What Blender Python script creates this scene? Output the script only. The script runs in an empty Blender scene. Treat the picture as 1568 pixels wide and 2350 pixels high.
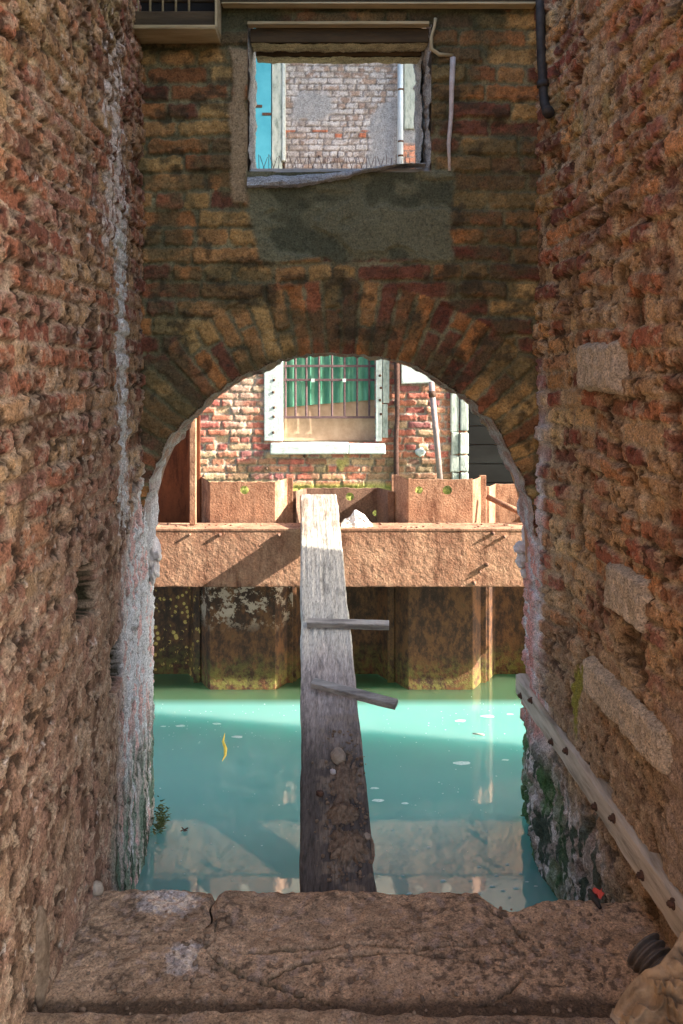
import bpy, bmesh, math, random
import numpy as np
from mathutils import Vector, Matrix
random.seed(7)
C = bpy.context.scene.collection
SC = bpy.context.scene

# ------------------------------------------------------------------ camera
# metres; eye at the origin, +Y into the picture, +Z up
F, CX, CY = 1900.0, 780.0, 850.0          # focal length and principal point on the 1568x2350 plan of the view
cam = bpy.data.cameras.new('camera')
cam.sensor_fit = 'VERTICAL'; cam.sensor_height = 36.0
cam.lens = 36.0 * F / 2350.0
cam.shift_x = (784 - CX) / 2350.0
cam.shift_y = -(1175 - CY) / 2350.0
cam.clip_start = 0.05; cam.clip_end = 200
co = bpy.data.objects.new('camera', cam); C.objects.link(co)
co.rotation_euler = (math.radians(90), 0, 0)
SC.camera = co

# ------------------------------------------------------------------ light
SUNV = Vector((-1.0, 0.20, -0.60)).normalized()        # direction the sunlight travels
elev = math.asin(-SUNV.z)
w = bpy.data.worlds.new('World'); SC.world = w; w.use_nodes = True
wn = w.node_tree.nodes; wl = w.node_tree.links
sky = wn.new('ShaderNodeTexSky'); sky.sky_type = 'NISHITA'; sky.sun_disc = False
sky.sun_elevation = elev
sky.sun_rotation = math.atan2(-SUNV.x, -SUNV.y)
sky.dust_density = 3.0; sky.ozone_density = 0.6
bg = wn['Background']; bg.inputs['Strength'].default_value = 0.15
wl.new(sky.outputs[0], bg.inputs['Color'])
sl = bpy.data.lights.new('sun', 'SUN'); sl.energy = 5.0; sl.angle = math.radians(0.5); sl.color = (1.0, 0.93, 0.82)
so = bpy.data.objects.new('sun', sl); C.objects.link(so)
so.rotation_euler = SUNV.to_track_quat('-Z', 'Y').to_euler()
SC.view_settings.view_transform = 'Standard'; SC.view_settings.look = 'None'
SC.view_settings.exposure = 2.0; SC.view_settings.gamma = 1.0
SC.cycles.max_bounces = 8; SC.cycles.diffuse_bounces = 6

# ------------------------------------------------------------------ helpers
def P(px, py, Y):                          # point of the plan at depth Y -> metres
    s = F / Y
    return ((px - CX) / s, Y, (CY - py) / s)

def hsh(ix, iy, seed):
    h = (ix.astype(np.int64) * 374761393 + iy.astype(np.int64) * 668265263 + seed * 1442695041) & 0xffffffff
    h = ((h ^ (h >> 13)) * 1274126177) & 0xffffffff
    h = ((h ^ (h >> 16)) * 2246822519) & 0xffffffff
    return ((h ^ (h >> 15)) & 0xffffff) / float(0xffffff)

def vnoise(x, y, seed=0):
    x = np.asarray(x, float); y = np.asarray(y, float)
    ix = np.floor(x); iy = np.floor(y); fx = x - ix; fy = y - iy
    fx = fx * fx * fx * (fx * (fx * 6 - 15) + 10); fy = fy * fy * fy * (fy * (fy * 6 - 15) + 10)
    a = hsh(ix, iy, seed); b = hsh(ix + 1, iy, seed); c = hsh(ix, iy + 1, seed); d = hsh(ix + 1, iy + 1, seed)
    return (a * (1 - fx) + b * fx) * (1 - fy) + (c * (1 - fx) + d * fx) * fy

def fbm(x, y, seed=0, octv=4, gain=0.5):
    t = 0; a = 1.0; n = 0
    for k in range(octv):
        t = t + a * vnoise(x * 2 ** k + 17.3 * k, y * 2 ** k - 9.1 * k, seed + k); n += a; a *= gain
    return t / n                            # 0..1

def ridged(x, y, seed=0, octv=3):
    t = 0; a = 1.0; n = 0
    for k in range(octv):
        t = t + a * (1 - np.abs(2 * vnoise(x * 2 ** k, y * 2 ** k, seed + k) - 1)); n += a; a *= 0.5
    return t / n

def sst(a, b, x):
    t = np.clip((x - a) / (b - a), 0, 1); return t * t * (3 - 2 * t)

def mix(c, d, m):
    return c * (1 - m[..., None]) + np.asarray(d) * m[..., None]

def bricks(u, v, bl, bh, mort, seed, wob=0.01):
    """irregular brick bond: brick mask (1 on the brick face) and three random values per brick"""
    v = v + wob * (fbm(u * 2.5, v * 2.5, seed + 50, 3) - 0.5) * 2
    row = np.floor(v / bh); fv = v / bh - row
    uu = u / bl + 0.5 * (row % 2) + hsh(row, row * 0, seed) * 0.35
    uu = uu + 0.38 * (vnoise(uu * 0.9, row * 7.7, seed + 3) - 0.5)
    col = np.floor(uu); fu = uu - col
    half = hsh(col, row, seed + 11) < 0.28              # some bricks are two headers
    f2 = np.where(half, (fu * 2) % 1.0, fu); sc = np.where(half, 0.5, 1.0)
    sub = np.where(half, np.floor(fu * 2), 0)
    dx = np.minimum(f2, 1 - f2) * bl * sc; dy = np.minimum(fv, 1 - fv) * bh
    k = 0.35 * mort
    d = -k * np.log(np.exp(-dx / k) + np.exp(-dy / k)) if True else 0
    d = d + (fbm(u * 45, v * 45, seed + 21, 3) - 0.5) * mort * 1.5
    m = sst(mort * 0.25, mort * 0.9, d)
    cid = col * 2 + sub
    return m, hsh(cid, row, seed + 1), hsh(cid, row, seed + 2), hsh(cid, row, seed + 4)

def pal(r, cols):
    cols = np.asarray(cols); n = len(cols)
    return cols[np.minimum((r * n).astype(int), n - 1)]

def new_obj(name, me, mat=None, parent=None):
    o = bpy.data.objects.new(name, me); C.objects.link(o)
    if mat: me.materials.append(mat)
    if parent: o.parent = parent
    return o

def grid(name, V, mat, parent=None, col=None, keep=None, smooth=True):
    nv, nu = V.shape[:2]
    idx = np.arange(nv * nu).reshape(nv, nu)
    q = np.stack([idx[:-1, :-1], idx[:-1, 1:], idx[1:, 1:], idx[1:, :-1]], -1).reshape(-1, 4)
    if keep is not None: q = q[keep.reshape(-1)]
    me = bpy.data.meshes.new(name)
    me.vertices.add(nv * nu); me.vertices.foreach_set('co', V.reshape(-1).astype(np.float32))
    me.loops.add(q.size); me.loops.foreach_set('vertex_index', q.reshape(-1).astype(np.int32))
    me.polygons.add(len(q)); me.polygons.foreach_set('loop_start', (np.arange(len(q)) * 4).astype(np.int32))
    me.update(calc_edges=True)
    me.polygons.foreach_set('use_smooth', np.full(len(q), smooth))
    if col is not None:
        if col.shape[-1] == 3: col = np.concatenate([col, np.full(col.shape[:-1] + (1,), 0.85)], -1)
        at = me.color_attributes.new('tint', 'FLOAT_COLOR', 'POINT')
        at.data.foreach_set('color', np.clip(col, 0, 1).reshape(-1).astype(np.float32))
    if keep is not None:
        bm = bmesh.new(); bm.from_mesh(me)
        bmesh.ops.delete(bm, geom=[v for v in bm.verts if not v.link_faces], context='VERTS')
        bm.to_mesh(me); bm.free()
    return new_obj(name, me, mat, parent)

def from_bm(name, bm, mat, parent=None, smooth=False):
    bmesh.ops.recalc_face_normals(bm, faces=bm.faces)
    me = bpy.data.meshes.new(name); bm.to_mesh(me); bm.free()
    if smooth: me.polygons.foreach_set('use_smooth', np.full(len(me.polygons), True))
    return new_obj(name, me, mat, parent)

def add_box(bm, lo, hi, bev=0.0, rot=None, jit=0.0):
    lo = Vector(lo); hi = Vector(hi); c = (lo + hi) / 2; s = hi - lo
    r = bmesh.ops.create_cube(bm, size=1.0)
    vs = r['verts']
    for v in vs:
        v.co = Vector((v.co.x * s.x + random.uniform(-jit, jit), v.co.y * s.y + random.uniform(-jit, jit), v.co.z * s.z + random.uniform(-jit, jit)))
        if rot is not None: v.co = rot @ v.co
        v.co += c
    if bev > 0:
        es = list({e for v in vs for e in v.link_edges})
        bmesh.ops.bevel(bm, geom=es, offset=bev, segments=2, affect='EDGES', profile=0.6)
    return bm

def box(name, lo, hi, mat, parent=None, bev=0.004, jit=0.0, rot=None):
    bm = bmesh.new(); add_box(bm, lo, hi, bev, rot, jit)
    return from_bm(name, bm, mat, parent)

def add_tube(bm, pts, rad, seg=10, cap=True):
    pts = [Vector(p) for p in pts]; rings = []
    rads = rad if isinstance(rad, (list, tuple)) else [rad] * len(pts)
    ref = None
    for i, p in enumerate(pts):
        t = (pts[min(i + 1, len(pts) - 1)] - pts[max(i - 1, 0)]).normalized()
        if ref is None: ref = Vector((0, 0, 1)) if abs(t.z) < 0.9 else Vector((1, 0, 0))
        a = t.cross(ref).normalized(); b = t.cross(a).normalized(); ref = a.cross(t) if True else ref
        rings.append([bm.verts.new(p + (a * math.cos(2 * math.pi * k / seg) + b * math.sin(2 * math.pi * k / seg)) * rads[i]) for k in range(seg)])
    for r0, r1 in zip(rings, rings[1:]):
        for k in range(seg): bm.faces.new((r0[k], r0[(k + 1) % seg], r1[(k + 1) % seg], r1[k]))
    if cap: bm.faces.new(rings[0]); bm.faces.new(rings[-1])
    return bm

def tube(name, pts, rad, mat, parent=None, seg=10):
    return from_bm(name, add_tube(bmesh.new(), pts, rad, seg), mat, parent, True)

def add_lump(bm, c, r, seed=0, rough=0.3, sub=3, freq=2.0):
    ic = bmesh.ops.create_icosphere(bm, subdivisions=sub, radius=1.0)
    for v in ic['verts']:
        n = v.co.copy()
        d = float(fbm(np.array([n.x * freq + n.z * 1.3 + seed * 3.1]), np.array([n.y * freq - n.z * 1.7 + seed]), 5, 4)[0]) - 0.5
        n = n * (1 + rough * 2 * d)
        v.co = Vector(c) + Vector((n.x * r[0], n.y * r[1], n.z * r[2]))
    return bm

def thing(name, label, cat, loc=(0, 0, 0), group=None):
    o = bpy.data.objects.new(name, None); C.objects.link(o); o.location = loc; o.empty_display_size = 0.1
    return tag(o, label, cat, group)

def tag(o, label, cat, group=None):
    o['label'] = label; o['category'] = cat
    if group: o['group'] = group
    return o

def adopt(root):                            # children were built in world space: keep them there
    for ch in root.children: ch.matrix_parent_inverse = Matrix.Translation(root.location).inverted()
    return root

# ------------------------------------------------------------------ materials
def nodes(name):
    m = bpy.data.materials.new(name); m.use_nodes = True
    nt = m.node_tree; return m, nt, nt.nodes, nt.links, nt.nodes['Principled BSDF']

def ramp(N, pts):
    r = N.new('ShaderNodeValToRGB'); e = r.color_ramp.elements
    while len(e) < len(pts): e.new(0.5)
    for el, (p, c) in zip(e, pts): el.position = p; el.color = (*c, 1) if len(c) == 3 else c
    return r

def tex_noise(N, L, scale, detail=6, rough=0.6, vec=None, stretch=None):
    n = N.new('ShaderNodeTexNoise'); n.inputs['Scale'].default_value = scale
    n.inputs['Detail'].default_value = detail; n.inputs['Roughness'].default_value = rough
    g = N.new('ShaderNodeNewGeometry')
    if stretch:
        mp = N.new('ShaderNodeMapping'); mp.inputs['Scale'].default_value = stretch
        L.new(g.outputs['Position'], mp.inputs['Vector']); L.new(mp.outputs[0], n.inputs['Vector'])
    else: L.new(g.outputs['Position'], n.inputs['Vector'])
    return n

def mixc(N, L, a, b, fac, mode='MIX'):
    m = N.new('ShaderNodeMix'); m.data_type = 'RGBA'; m.blend_type = mode
    for s, v in ((0, fac), (6, a), (7, b)):
        if hasattr(v, 'is_linked') or hasattr(v, 'links'): L.new(v, m.inputs[s])
        else: m.inputs[s].default_value = v if s == 0 else (*v, 1)
    return m.outputs[2]

def bump(N, L, h, bs, strength=0.5, dist=0.004):
    b = N.new('ShaderNodeBump'); b.inputs['Strength'].default_value = strength; b.inputs['Distance'].default_value = dist
    L.new(h, b.inputs['Height']); L.new(b.outputs[0], bs.inputs['Normal'])

def m_tint(name, scale=120, bs_=0.6, bd=0.004, var=0.35, spec=0.25, stretch=None):
    """surface whose own colour comes from the mesh attribute 'tint' (alpha = roughness), with grain"""
    m, nt, N, L, B = nodes(name)
    a = N.new('ShaderNodeAttribute'); a.attribute_name = 'tint'
    n = tex_noise(N, L, scale, 9, 0.75, stretch=stretch)
    r = ramp(N, [(0.40, (1 - var * 1.25,) * 3), (0.47, (1 - var * 0.2,) * 3), (0.55, (1.05,) * 3), (0.64, (1 + var * 1.3,) * 3)]); L.new(n.outputs[0], r.inputs[0])
    n2 = tex_noise(N, L, scale * 0.33, 7, 0.7, stretch=stretch)
    r2 = ramp(N, [(0.36, (1 - var * 0.6,) * 3), (0.48, (1, 1, 1)), (0.66, (1 + var * 0.4,) * 3)]); L.new(n2.outputs[0], r2.inputs[0])
    c = mixc(N, L, a.outputs['Color'], r.outputs[0], 1.0, 'MULTIPLY')
    L.new(mixc(N, L, c, r2.outputs[0], 1.0, 'MULTIPLY'), B.inputs['Base Color'])
    L.new(a.outputs['Alpha'], B.inputs['Roughness'])
    B.inputs['Specular IOR Level'].default_value = spec
    ad = N.new('ShaderNodeMath'); ad.operation = 'MULTIPLY_ADD'; ad.inputs[1].default_value = 2.2
    L.new(n2.outputs[0], ad.inputs[0]); L.new(n.outputs[0], ad.inputs[2])
    bump(N, L, ad.outputs[0], B, bs_, bd)
    return m

def m_noise(name, c1, c2, scale=20, rough=0.8, bs_=0.4, bd=0.003, metal=0.0, stretch=None, c3=None, spec=0.3, detail=8):
    m, nt, N, L, B = nodes(name)
    n = tex_noise(N, L, scale, detail, 0.65, stretch=stretch)
    pts = [(0.32, c1), (0.68, c2)] if c3 is None else [(0.3, c1), (0.5, c2), (0.72, c3)]
    r = ramp(N, pts); L.new(n.outputs[0], r.inputs[0]); L.new(r.outputs[0], B.inputs['Base Color'])
    B.inputs['Roughness'].default_value = rough; B.inputs['Metallic'].default_value = metal
    B.inputs['Specular IOR Level'].default_value = spec
    n2 = tex_noise(N, L, scale * 4, 6, 0.7, stretch=stretch)
    bump(N, L, n2.outputs[0], B, bs_, bd)
    return m

def m_rust(name, c1=(0.24, 0.105, 0.06), c2=(0.52, 0.31, 0.195), pit=0.65, smooth_=False, wet_z=-1.28, lichen=0.0, crust=False):
    m, nt, N, L, B = nodes(name)
    n = tex_noise(N, L, 7, 8, 0.7, stretch=(1, 1, 0.35) if smooth_ else None)
    r = ramp(N, [(0.3, c1), (0.52, tuple((a + b) / 2 for a, b in zip(c1, c2))), (0.7, c2)]); L.new(n.outputs[0], r.inputs[0])
    f = tex_noise(N, L, 90, 4, 0.6)
    fr = ramp(N, [(0.3, (0.55,) * 3), (0.7, (1.35,) * 3)]); L.new(f.outputs[0], fr.inputs[0])
    dry = mixc(N, L, r.outputs[0], fr.outputs[0], 0.25 if smooth_ else 0.75, 'MULTIPLY')
    ns = tex_noise(N, L, 5, 8, 0.8, stretch=(2.2, 2.2, 0.5)); sr = ramp(N, [(0.38, (0.50, 0.42, 0.38)), (0.5, (1, 1, 1)), (0.68, (1.18, 1.12, 1.05))]); L.new(ns.outputs[0], sr.inputs[0])
    dry = mixc(N, L, dry, sr.outputs[0], 1.0, 'MULTIPLY')
    # tidal zone: wet black-brown scale, weed and orange streaks below the waler
    n3 = tex_noise(N, L, 13, 9, 0.8, stretch=(1, 1, 0.6))
    wr = ramp(N, [(0.28, (0.018, 0.011, 0.008)), (0.46, (0.06, 0.029, 0.018)), (0.58, (0.17, 0.072, 0.03)), (0.72, (0.10, 0.06, 0.03))])
    L.new(n3.outputs[0], wr.inputs[0])
    g = N.new('ShaderNodeNewGeometry'); sp = N.new('ShaderNodeSeparateXYZ'); L.new(g.outputs['Position'], sp.inputs[0])
    nz = tex_noise(N, L, 9, 6, 0.7)
    ad = N.new('ShaderNodeMath'); ad.operation = 'MULTIPLY_ADD'; ad.inputs[1].default_value = 0.18; L.new(nz.outputs[0], ad.inputs[0]); L.new(sp.outputs['Z'], ad.inputs[2])
    def zone(lo, hi):
        mr = N.new('ShaderNodeMapRange'); mr.inputs[1].default_value = lo; mr.inputs[2].default_value = hi
        mr.inputs[3].default_value = 1; mr.inputs[4].default_value = 0; L.new(ad.outputs[0], mr.inputs[0]); return mr.outputs[0]
    wet = wr.outputs[0]
    nw = tex_noise(N, L, 22, 6, 0.7); wm = ramp(N, [(0.42, (0, 0, 0)), (0.58, (1, 1, 1))]); L.new(nw.outputs[0], wm.inputs[0])
    weed = mixc(N, L, wet, (0.17, 0.155, 0.04), zone(-1.86, -1.66))
    wet = mixc(N, L, wet, weed, wm.outputs[0])
    if lichen:
        vo = N.new('ShaderNodeTexVoronoi'); vo.inputs['Scale'].default_value = 26; vo.inputs['Randomness'].default_value = 1
        L.new(g.outputs['Position'], vo.inputs['Vector'])
        lt = N.new('ShaderNodeMath'); lt.operation = 'LESS_THAN'; lt.inputs[1].default_value = 0.34; L.new(vo.outputs['Distance'], lt.inputs[0])
        gt = N.new('ShaderNodeMath'); gt.operation = 'GREATER_THAN'; gt.inputs[1].default_value = 0.5; L.new(n3.outputs[0], gt.inputs[0])
        mu = N.new('ShaderNodeMath'); mu.operation = 'MULTIPLY'; L.new(lt.outputs[0], mu.inputs[0]); L.new(gt.outputs[0], mu.inputs[1])
        wet = mixc(N, L, wet, (0.62, 0.42, 0.12), mu.outputs[0])
    if crust:                               # pale salt and barnacle crust just under the waler
        nc = tex_noise(N, L, 11, 7, 0.75); 
        cr = ramp(N, [(0.505, (0, 0, 0)), (0.535, (1, 1, 1))]); L.new(nc.outputs[0], cr.inputs[0])
        mr = N.new('ShaderNodeMapRange'); mr.inputs[1].default_value = -1.62; mr.inputs[2].default_value = -1.5; L.new(sp.outputs['Z'], mr.inputs[0])
        mu = N.new('ShaderNodeMath'); mu.operation = 'MULTIPLY'; L.new(cr.outputs[0], mu.inputs[0]); L.new(mr.outputs[0], mu.inputs[1])
        wet = mixc(N, L, wet, (0.46, 0.34, 0.26), mu.outputs[0])
    zz = zone(wet_z + 0.06, wet_z + 0.10)
    L.new(mixc(N, L, dry, wet, zz), B.inputs['Base Color'])
    B.inputs['Roughness'].default_value = 0.55 if smooth_ else 0.85
    B.inputs['Specular IOR Level'].default_value = 0.35
    h = tex_noise(N, L, 105, 4, 0.6)
    bump(N, L, h.outputs[0], B, 0.15 if smooth_ else pit, 0.008)
    return m

def m_plain(name, c, rough=0.6, spec=0.3, metal=0.0):
    m, nt, N, L, B = nodes(name)
    B.inputs['Base Color'].default_value = (*c, 1); B.inputs['Roughness'].default_value = rough
    B.inputs['Specular IOR Level'].default_value = spec; B.inputs['Metallic'].default_value = metal
    return m

M = {}
M['masonry'] = m_tint('masonry', 165, 1.0, 0.010, 0.48)
_m = M['masonry']
def wet_film(m):                            # clear water film where the tint's alpha (roughness) is low
    N, L = m.node_tree.nodes, m.node_tree.links; B = N['Principled BSDF']
    a = [n for n in N if n.type == 'ATTRIBUTE'][0]
    mr = N.new('ShaderNodeMapRange'); mr.inputs[1].default_value = 0.75; mr.inputs[2].default_value = 0.15; L.new(a.outputs['Alpha'], mr.inputs[0])
    L.new(mr.outputs[0], B.inputs['Coat Weight']); B.inputs['Coat Roughness'].default_value = 0.2; B.inputs['Coat IOR'].default_value = 2.6
M['masonry_damp'] = m_tint('masonry_damp', 140, 0.9, 0.008, 0.38)
M['masonry_far'] = m_tint('masonry_far', 60, 0.6, 0.006, 0.35)
M['stone'] = m_tint('stone', 170, 0.8, 0.006, 0.5, spec=0.4)
wet_film(M['stone'])
M['timber_tint'] = m_tint('timber_tint', 190, 0.8, 0.005, 0.35, stretch=(1, 0.10, 0.3))
M['rust'] = m_rust('rust')
M['rust_crust'] = m_rust('rust_crust', crust=True)
M['rust_smooth'] = m_rust('rust_smooth', (0.13, 0.035, 0.015), (0.27, 0.085, 0.03), 0.2, True, lichen=1.0)
M['rust_grey'] = m_rust('rust_grey', (0.16, 0.085, 0.06), (0.30, 0.18, 0.12), 0.5)
M['rust_dark'] = m_noise('rust_dark', (0.05, 0.02, 0.015), (0.20, 0.09, 0.06), 40, 0.8)
M['istrian'] = m_noise('istrian', (0.34, 0.40, 0.37), (0.50, 0.57, 0.54), 14, 0.75, 0.7, 0.008, c3=(0.58, 0.63, 0.61))
M['istrian_worn'] = m_noise('istrian_worn', (0.18, 0.23, 0.19), (0.42, 0.48, 0.43), 22, 0.85, 0.9, 0.015, stretch=(1, 1, 0.4), c3=(0.55, 0.59, 0.52))
M['green_sheet'] = m_noise('green_sheet', (0.04, 0.24, 0.14), (0.20, 0.48, 0.34), 12, 0.45, 0.1, 0.002, stretch=(1, 1, 0.3))
M['plywood'] = m_noise('plywood', (0.42, 0.27, 0.17), (0.58, 0.40, 0.27), 12, 0.85, 0.5, 0.004)
M['bar_iron'] = m_noise('bar_iron', (0.06, 0.035, 0.04), (0.17, 0.10, 0.10), 60, 0.7)
M['rotten_pipe'] = m_noise('rotten_pipe', (0.03, 0.018, 0.015), (0.12, 0.06, 0.045), 30, 0.9, 0.8, 0.01)
M['grey_pipe'] = m_noise('grey_pipe', (0.22, 0.17, 0.16), (0.34, 0.27, 0.26), 18, 0.5)
M['zinc'] = m_noise('zinc', (0.42, 0.52, 0.60), (0.58, 0.68, 0.75), 9, 0.5, 0.1)
M['blue_paint'] = m_noise('blue_paint', (0.05, 0.32, 0.42), (0.09, 0.42, 0.52), 4, 0.55, 0.1)
M['dark_wood'] = m_noise('dark_wood', (0.025, 0.02, 0.012), (0.085, 0.06, 0.03), 18, 0.85, 0.7, 0.005, stretch=(0.15, 1, 1))
M['pale_wood'] = m_noise('pale_wood', (0.30, 0.25, 0.14), (0.55, 0.48, 0.30), 26, 0.9, 0.9, 0.008, stretch=(0.12, 1, 1))
M['rail_wood'] = m_noise('rail_wood', (0.20, 0.17, 0.13), (0.47, 0.42, 0.34), 34, 0.85, 1.0, 0.008, stretch=(1, 0.10, 1), c3=(0.62, 0.57, 0.49))
M['batten_wood'] = m_noise('batten_wood', (0.13, 0.12, 0.11), (0.46, 0.43, 0.38), 34, 0.85, 0.8, 0.005, stretch=(0.12, 1, 1))
M['black_pipe'] = m_noise('black_pipe', (0.012, 0.012, 0.013), (0.05, 0.045, 0.04), 30, 0.6)
M['bolt_iron'] = m_noise('bolt_iron', (0.045, 0.025, 0.018), (0.13, 0.07, 0.045), 70, 0.8)
M['lime'] = m_noise('lime', (0.55, 0.48, 0.45), (0.80, 0.76, 0.74), 25, 0.9, 1.0, 0.012)
M['cement'] = m_noise('cement', (0.30, 0.32, 0.33), (0.58, 0.60, 0.61), 14, 0.9, 1.0, 0.012, stretch=(0.3, 1, 1.5))
M['canvas'] = m_noise('canvas', (0.14, 0.10, 0.06), (0.36, 0.27, 0.17), 13, 0.95, 0.7, 0.005, c3=(0.50, 0.39, 0.26))
M['hose'] = m_noise('hose', (0.06, 0.055, 0.05), (0.13, 0.115, 0.10), 30, 0.6, 0.3)
M['paper'] = m_noise('paper', (0.62, 0.56, 0.50), (0.82, 0.77, 0.72), 20, 0.9, 0.5)
M['ink'] = m_plain('ink', (0.05, 0.05, 0.06), 0.8)
M['leaf'] = m_noise('leaf', (0.75, 0.50, 0.05), (0.85, 0.68, 0.12), 60, 0.6)
M['foam'] = m_noise('foam', (0.24, 0.42, 0.39), (0.55, 0.68, 0.64), 60, 0.8)
M['red'] = m_plain('red', (0.65, 0.09, 0.06), 0.6)
M['earth'] = m_noise('earth', (0.15, 0.10, 0.065), (0.36, 0.27, 0.19), 60, 0.95, 1.0, 0.008)
M['pebble'] = m_noise('pebble', (0.26, 0.21, 0.16), (0.46, 0.39, 0.31), 40, 0.9, 0.8, 0.006)
M['moss'] = m_noise('moss', (0.05, 0.08, 0.02), (0.20, 0.22, 0.07), 60, 0.95, 1.0, 0.01)
M['back_plaster'] = m_noise('back_plaster', (0.40, 0.28, 0.20), (0.62, 0.48, 0.36), 4, 0.9, 0.5)
M['ceiling'] = m_noise('ceiling', (0.10, 0.07, 0.04), (0.22, 0.16, 0.10), 6, 0.9, 0.5)

def m_water():
    m, nt, N, L, B = nodes('canal_water')
    n = tex_noise(N, L, 0.9, 4, 0.5)
    r = ramp(N, [(0.35, (0.145, 0.375, 0.335)), (0.65, (0.195, 0.44, 0.40))]); L.new(n.outputs[0], r.inputs[0])
    B.inputs['Roughness'].default_value = 0.025
    B.inputs['IOR'].default_value = 1.9
    B.inputs['Specular IOR Level'].default_value = 0.9
    B.inputs['Subsurface Weight'].default_value = 1.0; B.inputs['Subsurface Scale'].default_value = 1.1; B.inputs['Subsurface Radius'].default_value = (0.5, 1.0, 0.95)
    # dark shaded strip along the sheet piles, painted into the water colour
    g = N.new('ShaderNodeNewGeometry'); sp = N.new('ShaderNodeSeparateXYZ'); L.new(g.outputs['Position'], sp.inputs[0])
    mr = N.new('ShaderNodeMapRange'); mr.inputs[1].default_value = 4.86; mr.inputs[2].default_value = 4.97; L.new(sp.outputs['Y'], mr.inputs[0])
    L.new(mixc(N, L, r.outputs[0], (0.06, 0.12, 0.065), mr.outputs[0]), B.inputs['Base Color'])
    n2 = tex_noise(N, L, 26, 3, 0.5, stretch=(1, 0.45, 1))
    bump(N, L, n2.outputs[0], B, 0.08, 0.004)
    return m
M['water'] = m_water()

# ------------------------------------------------------------------ brick colours (albedo)
BR = [(0.33, 0.125, 0.07), (0.40, 0.18, 0.095), (0.24, 0.08, 0.05), (0.37, 0.22, 0.12), (0.18, 0.065, 0.042), (0.42, 0.27, 0.145), (0.30, 0.14, 0.10)]
BRO = [(0.50, 0.22, 0.085), (0.54, 0.29, 0.11), (0.42, 0.14, 0.07), (0.54, 0.38, 0.18), (0.30, 0.085, 0.055), (0.47, 0.25, 0.12), (0.50, 0.34, 0.18), (0.22, 0.075, 0.05)]
BRF = [(0.40, 0.12, 0.08), (0.44, 0.17, 0.10), (0.34, 0.09, 0.07), (0.46, 0.22, 0.13), (0.48, 0.32, 0.19), (0.30, 0.10, 0.095), (0.42, 0.14, 0.08)]

# ------------------------------------------------------------------ side walls
def xl(Y): return -(0.725 + 0.06 * sst(2.45, 3.2, Y) + 0.03 * sst(3.3, 3.55, Y))
def xr(Y): return 0.875 - 0.045 * sst(1.9, 3.0, Y) - 0.045 * sst(2.95, 3.3, Y) + 0.035 * sst(3.3, 3.6, Y)

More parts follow.
